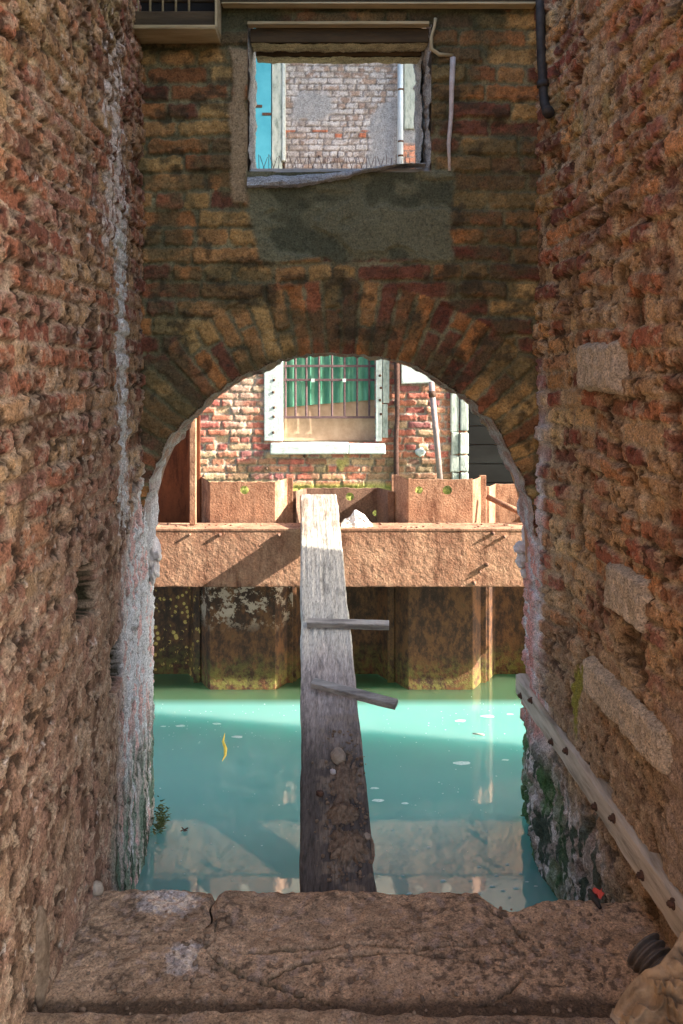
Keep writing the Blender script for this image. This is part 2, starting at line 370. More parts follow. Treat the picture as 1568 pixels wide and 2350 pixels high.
def left_wall():
    ys = np.arange(1.25, 3.62, 0.0050); zs = np.arange(-2.25, 1.75, 0.0055)
    Y, Z = np.meshgrid(ys, zs)
    m, r1, r2, r3 = bricks(Y, Z, 0.22, 0.060, 0.012, 3, 0.012)
    rend = sst(-0.10, -1.1, Z + 0.7 * (fbm(Y * 2, Z * 2, 71) - 0.5)) * 0.72     # coarse worn render lower down
    bm_ = m * (1 - rend)
    lumps = fbm(Y * 14, Z * 9, 5, 5, 0.6) - 0.5
    holes = sst(0.60, 0.75, fbm(Y * 16, Z * 9, 9, 3))
    strk = ridged(Y * 30, Z * 9, 12, 3) - 0.5
    hi = sst(0.2, 1.0, Z)
    pit = sst(0.575, 0.63, fbm(Y * 30, Z * 32, 14, 4, 0.62)); grit = sst(0.565, 0.63, fbm(Y * 34, Z * 36, 15, 4, 0.65))
    D = 0.010 * bm_ + bm_ * (r1 - 0.5) * 0.012 - 0.014 * bm_ * (r2 < 0.13) + lumps * (0.006 + 0.006 * hi) + strk * 0.004 - holes * 0.010 * hi
    D += (ridged(Y * 34, Z * 34, 17, 3) - 0.5) * 0.004 - pit * 0.008 + grit * 0.003 + (fbm(Y * 90, Z * 70, 16, 2) - 0.5) * 0.005
    # two putlog holes
    def hole(y0, y1, z0, z1):
        n = (fbm(Y * 20, Z * 20, 33, 3) - 0.5) * 0.02
        d = np.minimum(np.minimum(Y - y0, y1 - Y), np.minimum(Z - z0, z1 - Z)) + n
        return sst(-0.003, 0.008, d)
    h = np.maximum(hole(2.27, 2.45, -0.705, -0.555), hole(2.64, 2.88, -1.06, -0.90))
    D = D * (1 - h) - h * 0.12
    # ragged bulge under the far end and battered foot
    D += 0.02 * sst(-1.55, -2.0, Z) * sst(3.3, 2.7, Y)
    V = np.stack([xl(Y) + D, Y, Z], -1)
    col = pal(r3, BR) * (0.8 + 0.4 * fbm(Y * 25, Z * 25, 41, 3))[..., None]
    mort = np.ones(Y.shape + (3,)) * np.array((0.30, 0.215, 0.15)) * (0.45 + 1.1 * fbm(Y * 14, Z * 12, 42, 5, 0.6))[..., None]
    col = mix(mort * 1.25, col, bm_ * 0.95)
    col = mix(col, np.array((0.25, 0.155, 0.10)) * (0.5 + 1.0 * fbm(Y * 26, Z * 14, 53, 5, 0.6))[..., None], rend * 0.75)
    col = mix(col, (0.36, 0.20, 0.15), rend * sst(0.45, 0.62, fbm(Y * 5, Z * 4, 43, 4)) * 0.7)
    col = mix(col, (0.30, 0.25, 0.11), sst(0.5, 1.2, Z + 0.3 * (2.4 - Y)) * sst(0.40, 0.62, fbm(Y * 9, Z * 5, 44, 4)) * 0.7)
    col = mix(col, (0.12, 0.065, 0.04), sst(0.54, 0.66, fbm(Y * 15, Z * 8, 45, 5)) * 0.75)
    col = mix(col, (0.035, 0.022, 0.014), pit * 0.85)  # shade in the pits painted into the wall colour
    col = mix(col, np.array((0.52, 0.40, 0.29)), grit * (0.45 + 0.3 * rend))
    # white salt bloom
    n = fbm(Y * 16, Z * 7, 46, 5, 0.6)
    st = np.exp(-((Y - 2.86 + 0.05 * np.sin(Z * 3)) / 0.17) ** 2) * sst(-0.95, -0.25, Z) * sst(0.85, 0.35, Z)
    col = mix(col, (0.72, 0.70, 0.69), sst(0.50, 0.66, fbm(Y * 34, Z * 26, 54, 5, 0.65) * 0.45 + n * 0.22 + st * 0.34))
    sp = np.exp(-((Y - 2.75) / 0.22) ** 2) * sst(0.15, 0.5, Z) * sst(1.35, 0.9, Z)
    col = mix(col, (0.66, 0.60, 0.56), sst(0.58, 0.66, fbm(Y * 34, Z * 20, 47, 5, 0.62) * 0.78 + sp * 0.30) * 0.85)
    lo = sst(-0.1, -0.9, Z)
    arch_glow = sst(3.36 - 0.62 * lo, 3.50 - 0.46 * lo, Y + 0.22 * (n - 0.5)) * sst(0.35, -0.1, Z)  # daylight through the arch, painted as a pale zone
    col = mix(col, mix(np.ones(Y.shape + (3,)) * np.array((0.72, 0.73, 0.73)), (0.64, 0.42, 0.39), sst(0.50, 0.62, fbm(Y * 20, Z * 9, 48, 5, 0.6))), arch_glow * (0.92 - 0.55 * pit * sst(0.3, 0.6, fbm(Y * 10, Z * 6, 56, 3))))
    # weed and black tide stains
    tide = sst(-1.25, -1.7, Z + 0.25 * (fbm(Y * 8, Z * 4, 49, 3) - 0.5)) * sst(2.55, 2.8, Y)
    col = mix(col, (0.46, 0.41, 0.36), tide * sst(0.40, 0.55, fbm(Y * 20, Z * 7, 50, 4)))
    col = mix(col, (0.05, 0.075, 0.045), tide * sst(0.46, 0.56, fbm(Y * 26, Z * 6, 51, 5)))
    col = mix(col, (0.16, 0.24, 0.17), tide * sst(0.56, 0.66, fbm(Y * 15, Z * 4, 52, 4)) * 0.8)
    col = mix(col, (0.035, 0.032, 0.015), sst(0.02, 0.2, h))  # both holes coloured dark inside
    col = np.clip(col * 1.38, 0, 0.85)
    root = thing('side_wall', 'worn brown brick and render wall with two square sockets and a white salt streak', 'wall', (-0.73, 2.4, -2.2))
    grid('brickwork', V, M['masonry'], root, col)
    box('wall_core', (-1.25, -1.6, -2.4), (-0.90, 3.56, 1.9), M['back_plaster'], root, 0)
    yy = np.linspace(-1.6, 1.26, 120); zz = np.linspace(-2.25, 1.9, 160); YY, ZZ = np.meshgrid(yy, zz)  # unseen wall behind the eye, run back to bounce sunlight inward
    mm, a1, a2, a3 = bricks(YY, ZZ, 0.235, 0.068, 0.016, 3, 0.014)
    V2 = np.stack([xl(YY) - 0.004 + (fbm(YY * 14, ZZ * 9, 5, 4) - 0.5) * 0.04, YY, ZZ], -1)
    grid('brickwork', V2, M['masonry'], root, mix(np.ones(YY.shape + (3,)) * np.array((0.34, 0.25, 0.17)), (0.32, 0.17, 0.10), mm))
    yy = np.linspace(1.26, 3.56, 60); zz = np.linspace(1.74, 1.9, 8); YY, ZZ = np.meshgrid(yy, zz)
    grid('brickwork', np.stack([xl(YY) - 0.004 + (fbm(YY * 14, ZZ * 9, 5, 4) - 0.5) * 0.04, YY, ZZ], -1), M['masonry'], root, np.ones(YY.shape + (3,)) * np.array((0.30, 0.18, 0.11)))
    # lime-crusted outer return of the wall, facing the canal
    yv = np.linspace(-0.70, -1.25, 60); zz = np.arange(-2.25, -0.6, 0.012); XX, ZZ = np.meshgrid(yv, zz)
    grid('canal_return', np.stack([XX - 0.115, 3.615 + (fbm(XX * 20, ZZ * 20, 8) - 0.5) * 0.03, ZZ], -1), M['masonry'], root, np.ones(XX.shape + (3,)) * np.array((0.5, 0.45, 0.42)))
    # crumbling lime lump at the springing
    bm = bmesh.new(); add_lump(bm, P(352, 1268, 3.52), (0.036, 0.05, 0.058), 1, 0.5, 4, 1.7); add_lump(bm, P(352, 1308, 3.52), (0.022, 0.04, 0.05), 2, 0.5, 4, 2)
    from_bm('lime_lump', bm, M['lime'], root, True)
    # rubble foot near the camera
    adopt(root)

def right_wall():
    ys = np.arange(1.35, 3.67, 0.0050); zs = np.arange(-2.25, 1.75, 0.0055)
    Y, Z = np.meshgrid(ys, zs)
    m, r1, r2, r3 = bricks(Y, Z, 0.235, 0.068, 0.014, 17, 0.022)
    worn = sst(0.48, 0.66, fbm(Y * 2.6, Z * 2.2, 61, 3)) * sst(3.35, 3.1, Y)
    low = sst(-0.75, -1.25, Z)
    bm_ = m * (1 - 0.35 * worn) * (1 - 0.6 * low * sst(3.3, 3.0, Y))
    lumps = fbm(Y * 11, Z * 9, 25, 5, 0.6) - 0.5
    hi = sst(-0.1, 0.9, Z) * sst(3.0, 2.4, Y)
    crag = ridged(Y * 9, Z * 6, 27, 4) - 0.5
    strk = ridged(Y * 30, Z * 9, 29, 3) - 0.5
    pit = sst(0.60, 0.65, fbm(Y * 26, Z * 30, 28, 4, 0.62)); grit = sst(0.59, 0.65, fbm(Y * 30, Z * 34, 35, 4, 0.65))
    D = 0.012 * bm_ + bm_ * (r1 - 0.5) * 0.016 - 0.018 * m * (r2 < 0.13) + lumps * (0.006 + 0.010 * hi) + crag * (0.002 + 0.014 * hi) + strk * 0.004
    D += (ridged(Y * 22, Z * 32, 27, 3) - 0.5) * 0.004 - pit * 0.008 + grit * 0.004 + (fbm(Y * 90, Z * 70, 36, 2) - 0.5) * 0.006
    deep = sst(0.64, 0.72, fbm(Y * 8, Z * 6, 30, 3)) * sst(3.2, 2.9, Y)
    D -= deep * 0.030
    face = 0.853 - 0.0457 * (Y - 2.0)                     # the rail is let into the wall
    band = sst(-1.475, -1.445, Z) * sst(-1.27, -1.295, Z)
    D = D * (1 - band) + np.minimum(D, xr(Y) - face - 0.012) * band
    V = np.stack([xr(Y) - D, Y, Z], -1)
    near = sst(2.6, 3.2, Y)
    col = pal(r3, BRO) * (0.55 + 0.5 * r2 + 0.35 * fbm(Y * 25, Z * 25, 81, 3))[..., None]
    colg = pal(r3, BR)
    col = mix(colg * 1.05, col, np.clip(near + 0.4, 0, 1))
    mort = np.ones(Y.shape + (3,)) * np.array((0.40, 0.32, 0.21)) * (0.45 + 1.1 * fbm(Y * 14, Z * 12, 82, 5, 0.6))[..., None]
    col = mix(mort, col, bm_ * 0.95)
    col = mix(col, (0.44, 0.33, 0.20), worn * sst(0.46, 0.62, fbm(Y * 18, Z * 10, 83, 4)) * 0.75)
    col = mix(col, (0.14, 0.075, 0.045), sst(0.58, 0.68, fbm(Y * 12, Z * 8, 84, 5)) * 0.6)
    col = mix(col, (0.32, 0.27, 0.10), sst(0.55, 0.68, fbm(Y * 8, Z * 6, 85, 4)) * sst(0.3, 0.9, Z) * 0.55)
    col = mix(col, np.array((0.29, 0.205, 0.13)) * (0.5 + 1.0 * fbm(Y * 22, Z * 10, 93, 5, 0.6))[..., None], low * sst(3.35, 3.1, Y) * 0.65)
    col = mix(col, (0.035, 0.022, 0.013), np.maximum(pit * 0.75, deep * 0.7))  # pits and deep hollows painted dark as if shaded
    col = mix(col, np.array((0.56, 0.44, 0.29)), grit * 0.42)
    # smoother grey-brown render close to the camera
    rn = sst(2.30, 2.16, Y + 0.1 * (fbm(Y * 6, Z * 3, 86) - 0.5)) * sst(-0.75, -0.9, Z) * sst(-1.36, -1.28, Z)
    col = mix(col, (0.34, 0.26, 0.20), rn * 0.8)
    # white and pink brick at the end, with daylight glow painted in
    n = fbm(Y * 12, Z * 6, 87, 4)
    e = sst(3.12, 3.30, Y + 0.22 * (n - 0.5)) * sst(0.12, -0.25, Z) * sst(-1.75, -1.5, Z)
    pk = mix(np.ones(Y.shape + (3,)) * np.array((0.72, 0.70, 0.72)), (0.60, 0.25, 0.20), m * sst(3.22, 3.34, Y + 0.1 * (n - 0.5)) * 0.85)
    col = mix(col, pk, e * 0.92)
    # yellow-green moss
    q = np.exp(-((Y - 2.86 - 0.05 * np.sin(Z * 9)) / 0.07) ** 2 - ((Z + 1.15) / 0.17) ** 2)
    col = mix(col, (0.27, 0.26, 0.05), sst(0.45, 0.62, q * 0.55 + fbm(Y * 22, Z * 12, 88, 4) * 0.42))
    # tide zone
    tide = sst(-1.42, -1.62, Z + 0.2 * (fbm(Y * 8, Z * 4, 89, 3) - 0.5)) * sst(2.45, 2.75, Y)
    col = mix(col, (0.34, 0.30, 0.27), tide * 0.9)
    col = mix(col, (0.60, 0.57, 0.55), tide * sst(0.52, 0.60, fbm(Y * 34, Z * 20, 90, 4)))
    col = mix(col, (0.060, 0.085, 0.062), tide * sst(0.52, 0.58, fbm(Y * 26, Z * 9, 91, 5)))
    gz = sst(2.85, 3.25, Y) * sst(-1.45, -1.6, Z)
    col = mix(col, (0.07, 0.16, 0.05), gz * sst(0.40, 0.55, fbm(Y * 10, Z * 5, 92, 4)) * 0.85)
    col = np.clip(col * 1.32, 0, 0.85)
    root = thing('side_wall', 'rugged orange brick wall set with pale stone blocks and a bolted timber rail', 'wall', (0.85, 2.4, -2.2))
    grid('brickwork', V, M['masonry'], root, col)
    box('wall_core', (1.02, 1.20, -2.4), (1.35, 3.56, 3.0), M['back_plaster'], root, 0)  # unseen height blocks the sun; short near end lets it in
    yy = np.linspace(1.2, 1.36, 20); zz = np.linspace(-2.25, 3.0, 160); YY, ZZ = np.meshgrid(yy, zz)
    mm, a1, a2, a3 = bricks(YY, ZZ, 0.245, 0.078, 0.019, 17, 0.03)
    grid('brickwork', np.stack([xr(YY) + 0.006 + (fbm(YY * 14, ZZ * 9, 25, 4) - 0.5) * 0.04, YY, ZZ], -1), M['masonry'], root, mix(np.ones(YY.shape + (3,)) * np.array((0.40, 0.31, 0.20)), (0.34, 0.17, 0.10), mm))
    yy = np.linspace(1.36, 3.56, 60); zz = np.linspace(1.74, 3.0, 60); YY, ZZ = np.meshgrid(yy, zz)
    grid('brickwork', np.stack([xr(YY) + 0.004 + (fbm(YY * 14, ZZ * 9, 5, 4) - 0.5) * 0.04, YY, ZZ], -1), M['masonry'], root, np.ones(YY.shape + (3,)) * np.array((0.30, 0.18, 0.11)))
    xv = np.linspace(0.73, 1.30, 60); zz = np.arange(-2.25, -0.6, 0.012); XX, ZZ = np.meshgrid(xv, zz)
    grid('canal_return', np.stack([XX + 0.10, 3.665 + (fbm(XX * 20, ZZ * 20, 8) - 0.5) * 0.03, ZZ], -1), M['masonry'], root, np.ones(XX.shape + (3,)) * np.array((0.5, 0.38, 0.33)))
    # pale stone blocks let into the wall
    for k, (y0, y1, z0, z1) in enumerate(((2.45, 2.80, -0.075, 0.095), (2.28, 2.55, -0.735, -0.575), (2.15, 2.74, -1.07, -0.93))):
        yy = np.arange(y0, y1, 0.006); zz = np.arange(z0, z1, 0.006); YY, ZZ = np.meshgrid(yy, zz)
        d = np.minimum(np.minimum(YY - y0, y1 - YY), np.minimum(ZZ - z0, z1 - ZZ)) + (fbm(YY * 25, ZZ * 25, 3 + k) - 0.5) * 0.02
        DD = 0.036 * sst(0.0, 0.022, d) - 0.02 * sst(0.008, -0.004, d) + (ridged(YY * 28, ZZ * 10, 100 + k, 3) - 0.5) * 0.014 + (fbm(YY * 50, ZZ * 50, 110 + k, 3) - 0.5) * 0.01
        cc = np.ones(YY.shape + (3,)) * np.array((0.66, 0.56, 0.42)) * (0.72 + 0.5 * fbm(YY * 30, ZZ * 18, 105 + k, 4))[..., None]
        grid('stone_block', np.stack([xr(YY) - DD, YY, ZZ], -1), M['masonry'], root, cc)
    # broken, lime-covered corbel at the springing
    bm = bmesh.new()
    for j, (x, y, r) in enumerate(((1200, 1258, (0.036, 0.05, 0.026)), (1203, 1285, (0.030, 0.05, 0.034)), (1209, 1312, (0.022, 0.05, 0.03)), (1207, 1230, (0.016, 0.04, 0.04)))):
        add_lump(bm, P(x, y, 3.60), r, 5 + j, 0.55, 4, 2.2)
    from_bm('lime_corbel', bm, M['lime'], root, True)
    adopt(root)
left_wall(); right_wall()

# ------------------------------------------------------------------ arch wall with the upper opening
YA, YB = 3.28, 3.53
OUT = [(330, 1420), (335, 1240), (345, 1150), (362, 1085), (384, 1035), (408, 990), (450, 947), (500, 905), (540, 878), (585, 852), (640, 828), (690, 818), (740, 813),
       (800, 814), (860, 819), (910, 830), (950, 843), (1000, 868), (1040, 893), (1085, 930), (1130, 980), (1160, 1030), (1184, 1085), (1203, 1140), (1215, 1190), (1222, 1250), (1228, 1420)]
pts = np.array([((x - CX) / 560.0, (CY - y) / 560.0) for x, y in OUT])
t_ = np.concatenate([[0], np.cumsum(np.hypot(*np.diff(pts, axis=0).T))])
tt = np.arange(0, t_[-1], 0.006)
AX = np.interp(tt, t_, pts[:, 0]); AZ = np.interp(tt, t_, pts[:, 1])
for _ in range(8):
    AX[1:-1] = (AX[:-2] + 2 * AX[1:-1] + AX[2:]) / 4; AZ[1:-1] = (AZ[:-2] + 2 * AZ[1:-1] + AZ[2:]) / 4
nx = np.gradient(AZ); nz = -np.gradient(AX); nl = np.hypot(nx, nz); nx /= nl; nz /= nl   # points into the opening
rag = (fbm(tt * 22, tt * 0 + 3, 201, 4) - 0.5) * 0.028
AXr = AX + nx * rag; AZr = AZ + nz * rag
ARCZ = (CY - 1240) / 560.0

def in_arch(X, Z):
    out = np.zeros(X.shape, bool)
    half = len(AXr) // 2
    zl, xl_ = AZr[:half], AXr[:half]; zr, xr_ = AZr[half:], AXr[half:]
    o = np.argsort(zl); a = np.interp(Z, zl[o], xl_[o]); o = np.argsort(zr); b = np.interp(Z, zr[o], xr_[o])
    return (Z < max(AZr)) & (X > a) & (X < b)

WX0, WX1, WZ0, WZ1 = -0.359, 0.359, 0.79, 1.36          # the upper opening

def arch_wall():
    root = thing('arch_wall', 'dark mossy brick wall pierced by a round water arch and a small square opening', 'wall', (0, YA, -0.6))
    xs = np.arange(-0.86, 0.86, 0.0062); zs = np.arange(-1.05, 1.78, 0.0062)
    X, Z = np.meshgrid(xs, zs)
    m, r1, r2, r3 = bricks(X, Z, 0.25, 0.071, 0.013, 29, 0.014)
    # ring of radial bricks
    ang = np.arctan2(Z - ARCZ, X); rr = np.hypot(X / 1.0, (Z - ARCZ) * 1.0)
    rin = 0.80 + 0 * X
    dist = rr - 0.765
    nring = fbm(X * 3, Z * 3, 301, 3) - 0.5
    va = (ang * 0.86 + 0.012 * (fbm(X * 4, Z * 4, 316, 3) - 0.5)) / 0.064; rowr = np.floor(va); fv = va - rowr
    cut = 0.09 + 0.12 * hsh(rowr, rowr * 0, 317); two = hsh(rowr, rowr * 0, 318) < 0.5
    seg = np.where(two & (dist > cut), 1, 0)
    dd = np.minimum(np.minimum(fv, 1 - fv) * 0.064, np.where(two, np.abs(dist - cut), 1))
    dd = dd + (fbm(X * 45, Z * 45, 319, 3) - 0.5) * 0.016
    mr = sst(0.003, 0.010, dd); q1, q2, q3 = (hsh(rowr, seg, 330 + k) for k in range(3))
    inr = sst(0.30, 0.27, dist + 0.05 * nring)
    m = m * (1 - inr) + mr * inr; pick = inr > 0.5
    r1 = np.where(pick, q1, r1); r2 = np.where(pick, q2, r2); r3 = np.where(pick, q3, r3)
    patch = sst(-0.012, 0.012, np.minimum(np.minimum(X + 0.365 - 0.05 * sst(0.6, 0.5, Z), 0.45 - X), np.minimum(Z - 0.435, 0.80 - Z)) + (fbm(X * 12, Z * 12, 302, 4) - 0.5) * 0.05)
    strip = sst(-0.008, 0.008, np.minimum(np.minimum(X + 0.43, -0.36 - X), np.minimum(Z - 0.66, 1.27 - Z)) + (fbm(X * 14, Z * 10, 303, 4) - 0.5) * 0.05)
    smear = np.maximum(patch, strip)
    D = 0.012 * m + m * (r1 - 0.5) * 0.012 - 0.012 * m * (r2 < 0.15) + (fbm(X * 16, Z * 16, 304, 5, 0.6) - 0.5) * (0.014 + 0.012 * inr) + (ridged(X * 45, Z * 45, 305, 3) - 0.5) * 0.009
    D = D * (1 - smear) + smear * (0.014 + (fbm(X * 7, Z * 7, 306, 4) - 0.5) * 0.014 + (fbm(X * 50, Z * 50, 307, 3) - 0.5) * 0.003)
    D -= 0.012 * sst(0.60, 0.68, fbm(X * 5, Z * 7, 308, 3)) * patch
    col = pal(r3, [(0.30, 0.13, 0.045), (0.31, 0.17, 0.065), (0.24, 0.085, 0.04), (0.33, 0.205, 0.075), (0.11, 0.032, 0.02), (0.32, 0.14, 0.045), (0.35, 0.235, 0.09), (0.20, 0.085, 0.035), (0.14, 0.05, 0.03)])
    col = col * (0.40 + 1.2 * fbm(X * 26, Z * 26, 309, 5, 0.65))[..., None]
    mort = np.ones(X.shape + (3,)) * np.array((0.17, 0.155, 0.085)) * (0.4 + 1.1 * fbm(X * 14, Z * 14, 310, 4))[..., None]
    col = mix(mort, col, m * 0.9)
    col = mix(col, (0.075, 0.072, 0.036), sst(0.42, 0.62, fbm(X * 6, Z * 6, 311, 6, 0.6)) * 0.72)
    col = mix(col, (0.035, 0.03, 0.018), sst(0.60, 0.70, fbm(X * 11, Z * 14, 315, 5, 0.6)) * 0.7)
    pc = np.ones(X.shape + (3,)) * np.array((0.125, 0.13, 0.08)) * (0.75 + 0.5 * fbm(X * 5, Z * 5, 312, 5))[..., None]
    pc = mix(pc, (0.045, 0.055, 0.035), sst(0.66, 0.74, fbm(X * 5, Z * 7, 308, 3)) * 0.7)
    col = mix(col, pc, patch)
    col = mix(col, (0.26, 0.20, 0.12), strip * (1 - patch))
    col = mix(col, (0.045, 0.055, 0.03), sst(1.2, 1.42, Z) * sst(0.35, 0.55, fbm(X * 4, Z * 6, 313, 3)) * 0.8)
    # cut the openings, then pull the ragged rim onto the outline
    ina = in_arch(X, Z); inw = (X > WX0) & (X < WX1) & (Z > WZ0) & (Z < WZ1)
    hole = ina | inw
    Xs, Zs = X.copy(), Z.copy()
    from itertools import product
    nb = np.zeros_like(hole)
    nb[:-1] |= hole[1:]; nb[1:] |= hole[:-1]; nb[:, :-1] |= hole[:, 1:]; nb[:, 1:] |= hole[:, :-1]
    rim = nb & ~hole
    nba = np.zeros_like(ina); nba[:-1] |= ina[1:]; nba[1:] |= ina[:-1]; nba[:, :-1] |= ina[:, 1:]; nba[:, 1:] |= ina[:, :-1]
    ii = np.argwhere(rim & nba)
    for i, j in ii:
        k = np.argmin((AXr - X[i, j]) ** 2 + (AZr - Z[i, j]) ** 2); Xs[i, j] = AXr[k]; Zs[i, j] = AZr[k]
    keep = ~(hole[:-1, :-1] | hole[1:, :-1] | hole[:-1, 1:] | hole[1:, 1:])
    near = sst(0.05, 0.0, np.minimum.reduce([np.hypot(X - a, Z - b) for a, b in zip(AXr[::9], AZr[::9])]))
    Yf = YA - D * (1 - near) + near * 0.012
    grid('brickwork', np.stack([Xs, Yf, Zs], -1), M['masonry_damp'], root, np.clip(col * 1.40, 0, 1), keep)
    # soffit and jambs of the arch: a ragged strip running back through the wall
    dv = np.linspace(0, 1, 40)
    T, Dv = np.meshgrid(np.arange(len(tt)), dv)
    bulge = (fbm(tt[T] * 9, Dv * 3, 320, 4) - 0.5) * 0.05 * Dv + (fbm(tt[T] * 40, Dv * 10, 321, 3) - 0.5) * 0.012 * np.minimum(1, Dv * 6)
    ex = AXr[T] + nx[T] * bulge + (AX[T] - AXr[T]) * Dv * 0.5; ez = AZr[T] + nz[T] * bulge
    V = np.stack([ex, YA + 0.012 + (YB - YA - 0.012) * Dv, ez], -1)
    zrel = (ARCZ + 0.75 - ez)
    bb, b1, b2, b3 = bricks(Dv * 0.25, tt[T], 0.13, 0.072, 0.018, 55)
    c = mix(np.ones(T.shape + (3,)) * np.array((0.36, 0.33, 0.28)), pal(b3, BR), bb * 0.6)
    white = sst(0.25, 0.75, zrel + 0.3 * (fbm(tt[T] * 10, Dv * 4, 322, 4) - 0.5)) * (0.5 + 0.5 * sst(0.2, 0.5, Dv))  # glow from the canal side painted on as white
    c = mix(c, mix(np.ones(T.shape + (3,)) * np.array((0.70, 0.70, 0.72)), (0.64, 0.38, 0.36), (ex > 0) * sst(0.35, 0.6, fbm(tt[T] * 9, Dv * 5, 323, 3))), white * 0.85)
    grid('arch_soffit', V, M['masonry'], root, c)
    # canal facade of the same wall, with the arch left open
    bm = bmesh.new()
    for lo, hi in (((-3.2, YB, 1.55), (5.0, YB + 0.03, 4.2)), ((-3.2, YB, -2.4), (-0.84, YB + 0.03, 1.55)), ((0.90, YB, -2.4), (5.0, YB + 0.03, 1.55)),  # unseen right end sized for the shade it casts
                   ((-0.84, YB, 0.12), (-0.37, YB + 0.03, 1.55)), ((0.37, YB, 0.12), (0.90, YB + 0.03, 1.55)), ((-0.37, YB, 0.12), (0.37, YB + 0.03, 0.77))):
        add_box(bm, lo, hi)
    # spandrels beside the arch
    for side in (0, 1):
        h = len(AX) // 2
        rng = range(0, h, 4) if side == 0 else range(len(AX) - 1, h - 1, -4)
        xo = -0.84 if side == 0 else 0.90
        prev = None
        for k in rng:
            if AZ[k] < -0.9: continue
            cur = [(AX[k], AZ[k]), (AX[k], 0.12)] 
            a = bm.verts.new((AX[k], YB, AZ[k])); b = bm.verts.new((AX[k], YB, 0.12))
            if prev: bm.faces.new((prev[0], a, b, prev[1]))
            else:
                d = bm.verts.new((xo, YB, AZ[k])); e = bm.verts.new((xo, YB, 0.12)); bm.faces.new((d, a, b, e))
            prev = (a, b)
    from_bm('canal_face', bm, M['back_plaster'], root)
    # ---- the upper opening: reveals, stepped lintels, sill
    def rough_patch(name, P0, PU, PV, nu, nv, amp, normal, cfun, seed, mat=M['masonry']):
        u, v = np.meshgrid(np.linspace(0, 1, nu), np.linspace(0, 1, nv))
        P0, PU, PV, normal = map(np.array, (P0, PU, PV, normal))
        lu, lv = np.linalg.norm(PU), np.linalg.norm(PV)
        d = (fbm(u * lu * 18, v * lv * 18, seed, 4) - 0.5) * amp + (fbm(u * lu * 60, v * lv * 60, seed + 1, 3) - 0.5) * amp * 0.5
        V = P0 + u[..., None] * PU + v[..., None] * PV + d[..., None] * normal
        return grid(name, V, mat, root, cfun(u, v, fbm(u * lu * 20, v * lv * 20, seed + 3, 4)))
    lime = lambda u, v, n: np.ones(u.shape + (3,)) * np.array((0.56, 0.54, 0.50)) * (0.6 + 0.7 * n)[..., None]
    rough_patch('window_reveal', (WX0, YA - 0.004, WZ0 - 0.03), (0, YB - YA + 0.02, 0), (0, 0, 0.61), 50, 130, 0.02, (1, 0, 0), lime, 401)
    rough_patch('window_reveal', (WX1, YA - 0.004, WZ0 - 0.03), (-0.035, YB - YA + 0.02, 0), (0, 0, 0.61), 50, 130, 0.03, (-1, 0, 0), lime, 411)
    rough_patch('window_reveal', (0.332, YA + 0.075, WZ0), (-0.012, 0.17, 0), (0, 0, 0.5), 40, 120, 0.02, (-1, 0, 0), lime, 421)
    for k, (y0, y1, z0, z1, mt) in enumerate(((YA + 0.003, YA + 0.09, 1.296, 1.355, 'dark_wood'), (YA + 0.092, YB + 0.02, 1.272, 1.50, 'dark_wood'))):
        pass
    # lintel timbers; outside light on the crumbling undersides is painted tan
    box('lintel', (WX0 + 0.003, YA + 0.006, 1.302), (WX1 - 0.004, YA + 0.088, 1.358), M['dark_wood'], root, 0.004)
    tan = lambda u, v, n: np.ones(u.shape + (3,)) * np.array((0.52, 0.44, 0.26)) * (0.6 + 0.7 * n)[..., None]
    rough_patch('lintel_underside', (WX0 + 0.006, YA + 0.004, 1.297), (0.704, 0, 0), (0, 0.088, 0), 150, 26, 0.012, (0, 0, 1), tan, 431)
    box('lintel', (WX0 + 0.016, YA + 0.095, 1.282), (WX1 - 0.025, YA + 0.165, 1.40), M['dark_wood'], root, 0.004)
    rough_patch('lintel_underside', (WX0 + 0.018, YA + 0.093, 1.277), (0.675, 0, 0), (0, 0.072, 0), 150, 26, 0.012, (0, 0, 1), tan, 441)
    box('lintel_strip', (WX0 - 0.004, YA - 0.030, 1.360), (0.352, YA + 0.01, 1.371), M['pale_wood'], root, 0.002, 0.001)  # pale strip stands in for a lit edge
    # crumbling cement sill, thicker at one end
    u, v = np.meshgrid(np.linspace(0, 1, 150), np.linspace(0, 1, 40))
    th = 0.078 * (1 - sst(0.25, 0.9, u)) + 0.012 + 0.014 * (fbm(u * 7, v * 0, 451, 3) - 0.5)
    prof_z = 0.806 + 0.012 * u - v * th
    prof_y = YA + 0.07 - 0.115 * np.sin(np.clip(v * 1.25, 0, 1) * math.pi * 0.5) ** 1.2 + (ridged(u * 6, v * 4, 452, 4) - 0.5) * 0.018 + (v > 0.9) * 0.05
    V = np.stack([WX0 - 0.004 + u * 0.70, prof_y, prof_z + (fbm(u * 30, v * 5, 453, 3) - 0.5) * 0.008], -1)
    cs = np.ones(u.shape + (3,)) * np.array((0.48, 0.52, 0.55)) * (0.55 + 0.8 * ridged(u * 8, v * 6, 454, 3))[..., None]
    grid('sill', V, M['masonry'], root, cs)
    box('sill_bed', (WX0, YA + 0.02, 0.74), (WX1 - 0.002, YB + 0.02, 0.806), M['cement'], root, 0.006)
    # plaster edging beside the opening and the scrolled break above it
    bm = bmesh.new(); add_tube(bm, [P(1040, 132, 3.26), P(1037, 200, 3.26), P(1036, 260, 3.26), P(1030, 330, 3.26), P(1032, 392, 3.265)], [0.012, 0.010, 0.009, 0.008, 0.006], 8)
    from_bm('plaster_edge', bm, M['lime'], root, True)
    bm = bmesh.new(); add_tube(bm, [P(1000, 42, 3.25), P(997, 62, 3.25), P(990, 85, 3.25), P(990, 112, 3.25), P(1008, 125, 3.25), P(1040, 127, 3.26)], [0.007, 0.006, 0.007, 0.008, 0.008, 0.006], 8)
    from_bm('plaster_edge', bm, M['pale_wood'], root, True)
    adopt(root)
arch_wall()

